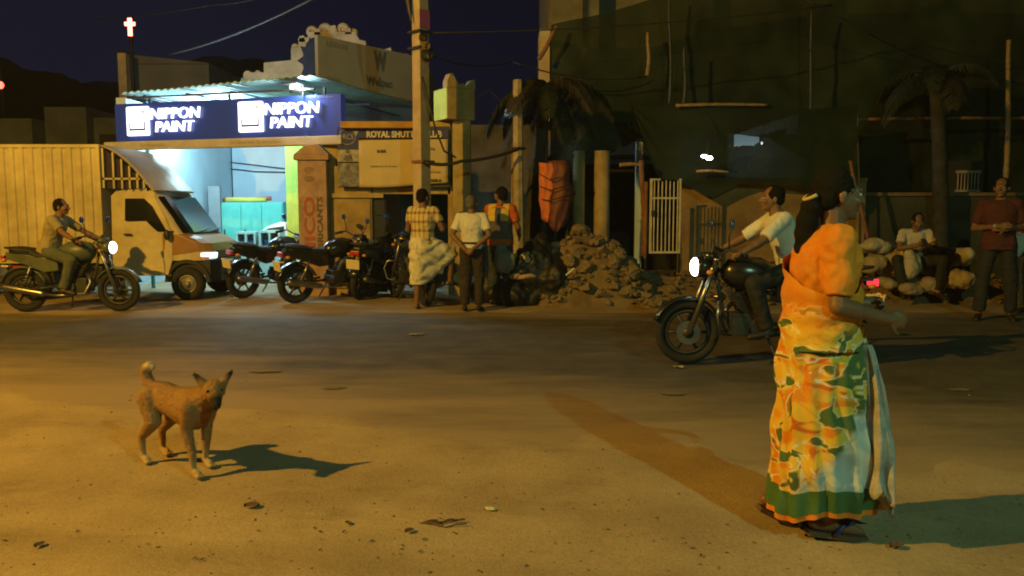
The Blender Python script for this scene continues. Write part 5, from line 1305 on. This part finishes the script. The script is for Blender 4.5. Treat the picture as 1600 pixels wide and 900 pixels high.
person('man in light blue shirt half out of view standing behind the man in maroon', 1612, 490, 1.72, R(-60), [lambda J, t: shirt(J, t, LIGHTBLUE, .7, -.25, sd=14), lambda J, t: trousers(J, t, DENIM), lambda J, t: shoes(J, t, SHOE)], dict(curl=.9))
p = at(1592, 384, 10.75); lump('carrier_bag', 'pale cloth carrier bag hanging beside the man in light blue at the edge', 'bag', p, (.10, .08, .17), WHITE, 78, amp=.12, freq=6, voxel=.012)
# --- riders: sit on the motorcycles (figure faces -y, machine heads +x)
RIDE = dict(pelvis=(0, .30, .93), chest=(0, .20, 1.22), neck=(0, .13, 1.43), head=(0, .085, 1.555), pitch=R(0), shL=(.18, .14, 1.37), shR=(-.18, .14, 1.37), elL=(.31, -.08, 1.18), wrL=(.37, -.28, 1.07), hdL=(.05, -1, -.15), pnL=(0, -.2, -1), elR=(-.31, -.08, 1.18), wrR=(-.37, -.28, 1.07), hdR=(-.05, -1, -.15), pnR=(0, -.2, -1),
    hipL=(.10, .27, .90), knL=(.22, -.13, .78), anL=(.19, .02, .36), toL=(.1, -1, -.1), hipR=(-.10, .27, .90), knR=(-.22, -.13, .78), anR=(-.19, .02, .36), toR=(-.1, -1, -.1), curl=1.0)
def rider(label, bike, clothes, h=1.70, pose=None):
    J = dict(RIDE); J.update(pose or {})
    p = bike.location
    t, _ = person(label, 0, 0, h, bike.rotation_euler[2] + PI / 2, clothes, J, None, loc=(p.x, p.y, p.z), z=0.0, hairlong=.9)
    return t
rider('rider in a dull olive shirt on the motorcycle in front of the lorry', moving, [lambda J, t: shirt(J, t, mat('dull_olive_cotton', (.30, .25, .14), .85, .15, 6, .15), .75, -.2, sd=21), lambda J, t: trousers(J, t, mat('green_grey_trouser', (.09, .10, .075), .85, .2, 6, .2)), lambda J, t: shoes(J, t, SHOE)], 1.60)
rider('rider in a loose white shirt on the motorcycle passing behind the woman', moving2, [lambda J, t: shirt(J, t, WHITE, .9, -.25, sd=22), lambda J, t: trousers(J, t, BLACKT), lambda J, t: shoes(J, t, SHOE)], 1.66)

# ------------------------------------------------------------------ woman in the sari
def sari_mat():
    m = mat('printed_sari_cotton', (.7, .3, .03), .8, .1, 4, .12)
    n = m.node_tree.nodes; L = m.node_tree.links; b = n['Principled BSDF']; tc = n['Texture Coordinate']
    for l in list(b.inputs['Base Color'].links): L.remove(l)
    sx = n.new('ShaderNodeSeparateXYZ'); L.new(tc.outputs['Object'], sx.inputs['Vector'])
    orange, yellow, green, white, rust = (.58, .21, .015), (.62, .42, .05), (.065, .12, .045), (.62, .60, .52), (.46, .12, .02)
    def mix(f, A, B):
        x = n.new('ShaderNodeMix'); x.data_type = 'RGBA'; L.new(f, x.inputs['Factor'])
        for s, v in (('A', A), ('B', B)):
            if isinstance(v, tuple): x.inputs[s].default_value = (*v, 1)
            else: L.new(v, x.inputs[s])
        return x.outputs['Result']
    def field(scale, off, stretch=(1, 1, 1.5), dist=1.2):
        mp = n.new('ShaderNodeMapping'); mp.inputs['Location'].default_value = off; mp.inputs['Scale'].default_value = stretch; L.new(tc.outputs['Object'], mp.inputs['Vector'])
        q = n.new('ShaderNodeTexNoise'); q.inputs['Scale'].default_value = scale; q.inputs['Detail'].default_value = 2; q.inputs['Distortion'].default_value = dist; L.new(mp.outputs['Vector'], q.inputs['Vector']); return q.outputs['Fac']
    def rng(sock, a, b2, lo=0.0, hi=1.0):
        r = n.new('ShaderNodeMapRange'); r.inputs['From Min'].default_value = a; r.inputs['From Max'].default_value = b2; r.inputs['To Min'].default_value = lo; r.inputs['To Max'].default_value = hi; L.new(sock, r.inputs['Value']); return r.outputs['Result']
    def band(sock, c, wd):
        a = n.new('ShaderNodeMath'); a.operation = 'SUBTRACT'; L.new(sock, a.inputs[0]); a.inputs[1].default_value = c
        m2 = n.new('ShaderNodeMath'); m2.operation = 'ABSOLUTE'; L.new(a.outputs[0], m2.inputs[0]); return rng(m2.outputs[0], wd * .5, wd, .85, 0)
    def lin(zw, yw, c, wob=.3):
        a = n.new('ShaderNodeMath'); a.operation = 'MULTIPLY_ADD'; a.inputs[1].default_value = yw; L.new(sx.outputs['Y'], a.inputs[0]); L.new(sx.outputs['Z'], a.inputs[2])
        b3 = n.new('ShaderNodeMath'); b3.operation = 'MULTIPLY_ADD'; b3.inputs[1].default_value = wob; L.new(wobble, b3.inputs[0]); L.new(a.outputs[0], b3.inputs[2]); return b3.outputs[0]
    wobble = field(4.0, (3, 1, 7))
    g1 = field(4.6, (0, 0, 0), (1, 1, 1.7)); g2 = field(5.5, (5, 2, 9)); g3 = field(6.5, (8, 4, 1))
    c = mix(rng(g2, .50, .62), yellow, orange)
    c = mix(rng(g3, .60, .66), c, rust)
    c = mix(rng(g1, .535, .57), c, green)
    c = mix(band(g1, .52, .016), c, white)
    # pale blue and white run low in front, cream behind the heel
    pale = mix(rng(field(7, (2, 6, 3)), .42, .58), (.60, .60, .56), (.34, .42, .48)); pale = mix(rng(field(5, (9, 3, 2)), .60, .68), pale, (.55, .30, .22))
    c = mix(rng(lin(1, 1.5, 0), .60, .52), c, pale)
    c = mix(rng(lin(1, .0, 0), 1.10, 1.24), c, (.58, .22, .015))
    L.new(c, b.inputs['Base Color'])
    return m
SARI = sari_mat()
def woman():
    wp = gnd(1272, 832)
    J = dict(pelvis=(0, .01, .93), chest=(0, .0, 1.22), neck=(0, -.03, 1.43), head=(0, -.055, 1.575), shR=(-.165, .0, 1.375), elR=(-.225, .02, 1.09), wrR=(-.17, -.22, 1.03), hdR=(.15, -1, -.1), pnR=(1, 0, -.1),
        shL=(.165, .0, 1.375), elL=(.21, .0, 1.09), wrL=(.15, -.24, 1.06), hdL=(-.3, -1, 0), pnL=(-1, 0, -.2), knR=(-.09, -.05, .48), anR=(-.09, -.02, .10), toR=(-.05, -1, -.1), knL=(.09, -.10, .49), anL=(.09, .16, .13), toL=(0, -1, -.5), pitch=R(4), curl=.9)
    t, J2 = person('woman in an orange, yellow and green printed sari walking past in blue strapped sandals', 0, 0, 1.585, R(90), [], J, None, loc=(wp.x, wp.y, 0), voxel=.006, z=.02, hairlong=1.1, skin=mat('woman_skin', (.17, .085, .05), .5, .1, 8, .05))
    h = V(J['head'])
    hr = HAIR
    b = MB(); b.ell(h + V((0, .115, -.035)), (.05, .045, .05)).tube([h + V((0, .12, -.05)), h + V((0, .145, -.14)), h + V((.0, .15, -.22)), h + V((.0, .155, -.30)), h + V((0, .16, -.37))], [.05, .05, .045, .036, .014], 14)
    b.fused('plait', hr, t, .008, 1, lambda v: v + V((.004 * math.sin(v.z * 90), .003 * math.cos(v.z * 90), 0)))
    MB().tube([h + V((.05 * math.cos(a), .118 + .035 * math.sin(a), .0 - .02 * math.sin(a))) for a in [PI * k / 10 for k in range(11)]], .009, 7).build('flower_string', mat('jasmine_string', (.42, .36, .18), .8, .15, 30, .2), t, True)
    # blouse
    bl = mat('orange_blouse', (.56, .20, .015), .8, .1, 5, .12)
    bb = MB(); bb.rings(spine(J2, [(.55, .165, .13), (1, .19, .15), (1.35, .197, .145), (1.65, .185, .12), (1.85, .115, .09)])); bb.cap(J['shL'], .07, J['shR'], .07)
    for S in 'LR':
        sh, el = V(J['sh' + S]), V(J['el' + S]); bb.cap(sh, .075, sh.lerp(el, .3), .07); bb.cyl(sh, sh.lerp(el, .85), .070, .062, 16)
    bb.fused('blouse', bl, t, .008, 2, folds(.016, 12, 31, .8))
    # wrapped skirt with pleats in front
    rs = []; N = 96
    for i in range(34):
        u = i / 33; z = .105 + (.99 - .105) * u; ring = []
        hw = .20 + .035 * math.sin(PI * min(1, u * 1.1)) - .03 * u; dp = .215 + .05 * (1 - u) ** 1.5 - .035 * u
        cy = .01 - .06 * (1 - u)
        for k in range(N):
            a = 2 * PI * k / N; fr = max(0, -math.sin(a))
            pl = .022 * (1 - u * .7) * math.sin(17 * a + 2.6 * u + 2.2 * nz((math.cos(a), math.sin(a), u * 2), 2)) * (.6 + .7 * fr ** 2)
            wr = .012 * math.sin(7 * u * PI + 3 * a + 4 * nz((math.cos(a), math.sin(a), u), 1.5)) * (.4 + .6 * u)
            q = 1 + .03 * nz((math.cos(a) * 2, math.sin(a) * 2, u * 5), 1.2)
            ring.append(V(((hw + pl + wr) * q * math.cos(a), cy + (dp + pl + wr) * q * math.sin(a), z + (.022 * math.sin(a * 2 + 1) + .012 * math.sin(5 * a)) * (1 - u) + .02 * fr * (1 - u))))
        rs.append(ring)
    sk = MB().rings(rs[3:], cap=True).build('sari_skirt', SARI, t, True)
    MB().rings([[p + V(((p.x) * .012, (p.y) * .012, 0)) for p in r] for r in rs[1:6]], cap=False).build('green_border', mat('sari_green_border', (.05, .13, .05), .8, .15, 6, .1), sk, True)
    MB().rings(rs[:3], cap=False).build('orange_border', mat('sari_orange_border', (.60, .20, .02), .8, .15, 6, .1), sk, True)
    # sari end over the far shoulder, across the body and down the front
    def sheet(nm, path, wd, m, thick, par=t, sway=.0, n=20, seed=0):
        path = [V(p) for p in path]; fine = []
        for a, c in zip(path, path[1:]):
            for i in range(8): fine.append(a.lerp(c, i / 8))
        fine.append(path[-1])
        for _ in range(3): fine = [fine[0]] + [(fine[i - 1] + fine[i] * 2 + fine[i + 1]) / 4 for i in range(1, len(fine) - 1)] + [fine[-1]]
        rings = []
        for i, p in enumerate(fine):
            u = i / (len(fine) - 1); W = wd[0] + (wd[1] - wd[0]) * u; row = []; back = []
            for k in range(n + 1):
                s = k / n - .5; off = .018 * math.sin(k * 1.9 + 2 * u) + .012 * nz((s * 4, u * 5, seed), 1.5)
                q = p + V(W[0]) * s + V(W[1]) * off; row.append(q); back.append(q + V(W[1]) * -thick)
            rings.append(row + back[::-1])
        return MB().rings(rings).build(nm, m, par, True)
    wrap = MB(); wr_ = []
    for i in range(16):
        u = i / 15; ring = []
        for k in range(48):
            a = 2 * PI * k / 48; z = .86 + .50 * u + .16 * math.cos(a) * (u - .15)
            hw = .205 + .012 * math.sin(PI * u) - .015 * u; dp = .175 - .012 * u
            w_ = .009 * math.sin(26 * u + 5 * math.cos(a) + 3 * nz((math.cos(a), math.sin(a), u * 2), 2))
            ring.append(V(((hw + w_) * math.cos(a), .005 + (dp + w_) * math.sin(a), z)))
        wr_.append(ring)
    wrap.rings(wr_[:12], cap=False).build('sari_wrap', SARI, t, True)
    # hanging end gathered over the near forearm and falling in front
    rr = []
    for i in range(30):
        u = i / 29; ring = []
        z = .90 - .66 * u; cx, cy = -.10 - .03 * u, -.165 - .050 * math.sin(u * 1.9); hx, hy = .03 + .11 * u ** .6, .02 + .055 * u ** .6
        for k in range(56):
            a = 2 * PI * k / 56; f = .20 * math.sin(7 * a + 2.5 * u + 2 * nz((math.cos(a), math.sin(a), u * 3), 1.5)) * (.3 + .7 * u) + .25 * nz((math.cos(a), math.sin(a), u * 2), 2)
            ring.append(V((cx + hx * (1 + f) * math.cos(a), cy + hy * (1 + f) * math.sin(a), z + .07 * math.sin(a + .6) * u + .045 * math.cos(2 * a) * u + .02 * math.sin(7 * a) * u)))
        rr.append(ring)
    MB().rings(rr).build('sari_end', mat('pale_flowered_cotton', (.26, .29, .33), .85, .2, 16, .2, col2=(.46, .38, .33)), t, True)
    # sandals
    for S in 'RL':
        an = V(J['an' + S]); f = V(J['to' + S]).normalized(); sd = f.cross(V((0, 0, 1))).normalized(); base = an + V((0, 0, -.088 if S == 'R' else -.10)); up = sd.cross(f).normalized()
        rot = Matrix((sd, f, up)).transposed()
        pts = [(-.035, -.09), (.035, -.09), (.043, .02), (.05, .12), (.03, .185), (-.03, .185), (-.05, .12), (-.043, .02)]
        sl = MB().rings([[base + rot @ V((x, y, z)) for x, y in pts] for z in (-.012, .012)]).build('sandal', mat('brown_sandal_sole', (.10, .06, .04), .7, .2, 8, .1), t, bevel=.004)
        MB().tube([base + rot @ V((-.05, .02, .01)), base + rot @ V((-.035, .06, .055)), base + rot @ V((0, .115, .06)), base + rot @ V((.035, .06, .055)), base + rot @ V((.05, .02, .01))], .012).build('blue_strap', mat('blue_sandal_strap', (.03, .04, .16), .5, .1, 8, .05), sl, True)
woman()

# ------------------------------------------------------------------ dog
def dog():
    p = (gnd(240, 724) + gnd(330, 742)) / 2
    t = thing('dog', 'tan street dog with black muzzle standing with its tail curled up', 'dog', (p.x, p.y, .014), R(-33)); t.scale = (.93, .93, .93)
    b = MB()
    # trunk: deep chest narrowing to the belly
    secs = [(-.27, .40, .05, .06), (-.22, .405, .075, .085), (-.14, .40, .082, .088), (-.04, .385, .082, .092), (.08, .37, .09, .115), (.17, .375, .092, .125), (.24, .40, .075, .11), (.29, .43, .05, .07)]
    b.rings([[V((x, hw * math.cos(a), z + hh * math.sin(a))) for a in [2 * PI * k / 20 for k in range(20)]] for x, z, hw, hh in secs])
    b.cap((.20, 0, .42), .080, (.31, -.01, .485), .060); b.cap((.31, -.01, .485), .058, (.355, -.02, .50), .056)
    hq = Matrix.Rotation(R(-32), 3, 'Z') @ Matrix.Rotation(R(14), 3, 'Y'); hc = V((.365, -.025, .515))
    def hp(x, y, z): return hc + hq @ V((x, y, z))
    b.ell(hc, (.070, .062, .056), hq); b.cap(hp(.045, 0, -.012), .040, hp(.125, 0, -.035), .025); b.cap(hp(.05, 0, -.03), .032, hp(.115, 0, -.05), .019)
    for s in (-1, 1):
        e0, e1 = hp(-.02, s * .048, .028), hp(-.045, s * .098, .082); b.cap(e0, .027, e1, .009, 10, 3)
    def leg(pts, rad):
        for i in range(len(pts) - 1): b.cap(pts[i], rad[i], pts[i + 1], rad[i + 1], 12, 3)
    leg([(.20, -.07, .40), (.17, -.075, .27), (.225, -.08, .13), (.225, -.08, .045), (.265, -.08, .022)], [.056, .034, .022, .018, .022])
    leg([(.19, .07, .40), (.15, .075, .27), (.13, .08, .13), (.115, .08, .045), (.155, .08, .022)], [.056, .034, .022, .018, .022])
    # hind leg: knee forward against the belly, hock back
    leg([(-.20, -.06, .40), (-.145, -.075, .27), (-.27, -.078, .155), (-.262, -.08, .045), (-.222, -.08, .022)], [.072, .046, .023, .018, .022])
    leg([(-.21, .06, .40), (-.17, .075, .27), (-.30, .078, .16), (-.305, .08, .045), (-.265, .08, .022)], [.072, .046, .023, .018, .022])
    for x, y in ((.265, -.08), (.155, .08), (-.222, -.08), (-.265, .08)):
        for k in (-1, 0, 1): b.cap((x, y + k * .013, .018), .012, (x + .028, y + k * .017, .014), .010, 7, 3)
    b.tube([(-.25, 0, .44), (-.305, 0, .485), (-.325, 0, .53), (-.31, 0, .565), (-.275, 0, .58), (-.245, .01, .565)], [.034, .032, .032, .031, .027, .014], 10)
    m = mat('tan_dog_fur', (.28, .15, .058), .9, .08, 6, .4, col2=(.34, .19, .078), fine=160)
    n = m.node_tree.nodes; L = m.node_tree.links; bs = n['Principled BSDF']; src = bs.inputs['Base Color'].links[0].from_socket
    tc = n['Texture Coordinate']
    def spot(c, r0, r1, col, src):
        v = n.new('ShaderNodeVectorMath'); v.operation = 'DISTANCE'; v.inputs[1].default_value = c; L.new(tc.outputs['Object'], v.inputs[0])
        r = n.new('ShaderNodeMapRange'); r.inputs['From Min'].default_value = r0; r.inputs['From Max'].default_value = r1; r.inputs['To Min'].default_value = 1; r.inputs['To Max'].default_value = 0; L.new(v.outputs['Value'], r.inputs['Value'])
        x = n.new('ShaderNodeMix'); x.data_type = 'RGBA'; x.inputs['B'].default_value = (*col, 1); L.new(r.outputs['Result'], x.inputs['Factor']); L.new(src, x.inputs['A']); return x.outputs['Result']
    src = spot(tuple(hp(.12, 0, -.04)), .045, .085, (.02, .016, .014), src)
    src = spot(tuple(hp(-.045, .098, .082)), .02, .06, (.03, .02, .015), src); src = spot(tuple(hp(-.045, -.098, .082)), .02, .06, (.03, .02, .015), src)
    src = spot((-.26, .0, .585), .03, .07, (.55, .42, .24), src)
    for q in ((.25, -.08, .01), (.14, .08, .01), (-.24, -.08, .01), (-.28, .08, .01)): src = spot(q, .04, .12, (.46, .32, .16), src)
    src = spot((.0, 0, .22), .06, .14, (.42, .28, .14), src)
    L.new(src, bs.inputs['Base Color'])
    bo = b.fused('body', m, t, .0065, 2, lambda v: v + V((nz(v, 70), nz(v, 70, 3), nz(v, 70, 6))) * .0025)
    # short coat: flat-lying blades all over, longer on the nape, rump and tail
    rr = random.Random(9); fb = []; ff = []; ps = list(bo.data.polygons)
    for _ in range(26000):
        p_ = rr.choice(ps); c = p_.center; nn = p_.normal; back = V((-.8, 0, -.55)); back = back - nn * back.dot(nn); back = back.normalized() if back.length > .05 else V((-1, 0, 0))
        ln = rr.uniform(.007, .014) * (1.5 if c.z > .47 and c.x < .25 else 1) * (.6 if c.z < .16 else 1); wv = nn.cross(back) * .0011
        d = (back * rr.uniform(.75, 1) + nn * rr.uniform(.25, .5) + V((rr.uniform(-.2, .2), rr.uniform(-.2, .2), rr.uniform(-.2, .2)))) * ln; k = len(fb); q = V(c) + V((rr.uniform(-.003, .003),) * 3)
        fb += [q - wv, q + wv, q + d]; ff.append((k, k + 1, k + 2))
    fm = bpy.data.meshes.new('fur'); fm.from_pydata([tuple(v) for v in fb], [], ff); fm.materials.append(m); kind(link('fur', fm, t), 'stuff')
    for s in (-1, 1): MB().ell(hp(.052, s * .036, .018), (.008, .008, .008)).build('eye', PUP, t, True)
    MB().ell(hp(.150, 0, -.028), (.013, .016, .012), hq).build('nose', PUP, t, True)
dog()

# ------------------------------------------------------------------ litter on the ground
LEAF = mat('dry_leaf', (.10, .06, .03), .85, .3, 9, .2); PALE = mat('pale_chip', (.55, .48, .30), .8, .1, 9, .1)
def leaf_mesh(sd):
    rr = random.Random(sd); b = MB(); n = 8; L, W = 1.0, .38; up = []; 
    rows = []
    for i in range(n + 1):
        u = i / n; w_ = W * math.sin(PI * u) ** .7 * rr.uniform(.75, 1.1) + .01; c = .25 * math.sin(u * 3 + sd)
        rows.append([V((u - .5, -w_, .12 * abs(c) + .22)), V((u - .5, 0, .06 * c + .1)), V((u - .5, w_, .1 * c + .26))])
    for a, c in zip(rows, rows[1:]):
        b.add(a + c, [[0, 1, 4, 3], [1, 2, 5, 4]])
    me = b.mesh('leaf', False); me.materials.append(LEAF); return me
LM = [leaf_mesh(i) for i in range(5)]
def litter(px, py, s, label, me, rz=0):
    p = gnd(px, py); o = link('dry_leaf', me, None, (p.x, p.y, ground_z(p.x, p.y) + .001), (0, 0, rz)); o.scale = (s, s, s); return tag(o, label, 'leaf')
litter(394, 799, .075, 'largest dark curled dry leaf lying on the sand near the dog', LM[0], .2)
litter(640, 838, .05, 'dark dry leaf lying apart on the sand nearest the middle', LM[1], .9)
litter(62, 858, .055, 'dark dry leaf lying on the sand furthest from the woman'.replace('furthest from', 'most distant from'), LM[2], 1.4)
litter(1400, 862, .07, 'dark dry leaf lying on the sand past the sandals of the woman', LM[3], .3)
litter(545, 822, .04, 'small dry leaf lying between the dog and the twigs', LM[4], 2.2)
def twigs():
    p = gnd(690, 824); rr = random.Random(5)
    t = thing('twig', 'scrap of dark broken twigs lying on the sand before the road edge', 'twig', (p.x, p.y, .012))
    for k in range(6):
        a = rr.uniform(-.5, .5); q = V((rr.uniform(-.08, .08), rr.uniform(-.03, .03), .008)); d = V((math.cos(a), math.sin(a), .1)) * rr.uniform(.03, .07)
        MB().tube([q - d, q + V((0, 0, .006)), q + d], .004, 5).build('stick', LEAF, t)
    p = gnd(766, 801); c = rock(random.Random(3), .022, .4); c.materials.append(PALE); tag(link('stone_chip', c, None, (p.x, p.y, .02)), 'small pale stone chip lying on the sand', 'stone')
twigs()
def scatter():
    rr = random.Random(21); b = MB()
    for k in range(600):
        py = rr.uniform(640, 900) if rr.random() < .75 else rr.uniform(500, 640); px = rr.uniform(-40, 1640); p = gnd(px, py); r = rr.uniform(.002, .006) * (1.8 if rr.random() < .06 else 1)
        z = max(ground_z(p.x, p.y), 0); q = Matrix.Rotation(rr.uniform(0, 6), 3, 'Z')
        b.ell((p.x, p.y, z + r * .3), (r * rr.uniform(.8, 1.6), r, r * .7), q, 6, 4)
    o = b.build('grit', STONE, None); kind(o, 'stuff')
    b = MB()
    for k in range(60):
        cx, cy = rr.choice(((690, 830), (520, 830), (150, 850), (640, 870), (330, 870), (60, 790), (800, 780), (1120, 850)))
        p = gnd(cx + rr.gauss(0, 75), min(897, cy + rr.gauss(0, 22))); r = rr.uniform(.004, .013); q = Matrix.Rotation(rr.uniform(0, 6), 3, 'Z')
        z = ground_z(p.x, p.y) + .003
        b.add([V((p.x, p.y, z)) + q @ V(v) * r for v in ((-1.4, -.3, .1), (0, -.5, .5), (1.5, 0, .1), (.2, .5, .35))], [[0, 1, 2, 3]])
    kind(b.build('leaf_litter', LEAF, None), 'stuff')
scatter()

# ------------------------------------------------------------------ thin haze added to lift the dark tones
def haze():
    o = MB().span((-405, -205, -1.2), (405, 605, 40)).build('haze', None)
    m = bpy.data.materials.new('veil_haze'); m.use_nodes = True; n = m.node_tree.nodes
    n.remove(n['Principled BSDF']); v = n.new('ShaderNodeVolumePrincipled')
    v.inputs['Color'].default_value = (.85, .83, .80, 1); v.inputs['Density'].default_value = .0009
    m.node_tree.links.new(v.outputs['Volume'], n['Material Output'].inputs['Volume'])
    o.data.materials.append(m); kind(o, 'stuff')
haze()

# ------------------------------------------------------------------ blown sand and scraps on the road
def road_sand():
    rr = random.Random(4); b = MB()
    for px, py, rx, ry in ((415, 580, .16, .10), (520, 607, .10, .07), (652, 523, .12, .09), (1050, 616, .10, .06), (1500, 610, .10, .05)):
        p = gnd(px, py); n = 18
        ring = [V((p.x + rx * rr.uniform(.6, 1.15) * math.cos(2 * PI * k / n), p.y + ry * rr.uniform(.6, 1.15) * math.sin(2 * PI * k / n), .0085)) for k in range(n)]
        b.add(ring + [V((p.x, p.y, .02))], [[k, (k + 1) % n, n] for k in range(n)])
    kind(b.build('blown_sand', mat('thin_dust', (.17, .135, .09), .95, .2, 9, .1), None, True), 'stuff')
road_sand()
def scrap(px, py, s, label):
    p = gnd(px, py); b = MB(); rr = random.Random(px)
    g = [[V(((i - 1.5) * s * .5 + rr.uniform(-.1, .1) * s, (j - 1) * s * .5 + rr.uniform(-.1, .1) * s, rr.uniform(.004, .3 * s))) for i in range(4)] for j in range(3)]
    b.add(g[0] + g[1] + g[2], [[j * 4 + i, j * 4 + i + 1, j * 4 + i + 5, j * 4 + i + 4] for j in range(2) for i in range(3)])
    tag(b.build('paper_scrap', PALE, None, loc=(p.x, p.y, .012)), label, 'paper')
scrap(645, 525, .05, 'pale paper scrap lying on the road before the man in white')
scrap(1060, 576, .06, 'pale paper scrap lying on the road by the front wheel of the passing motorcycle')
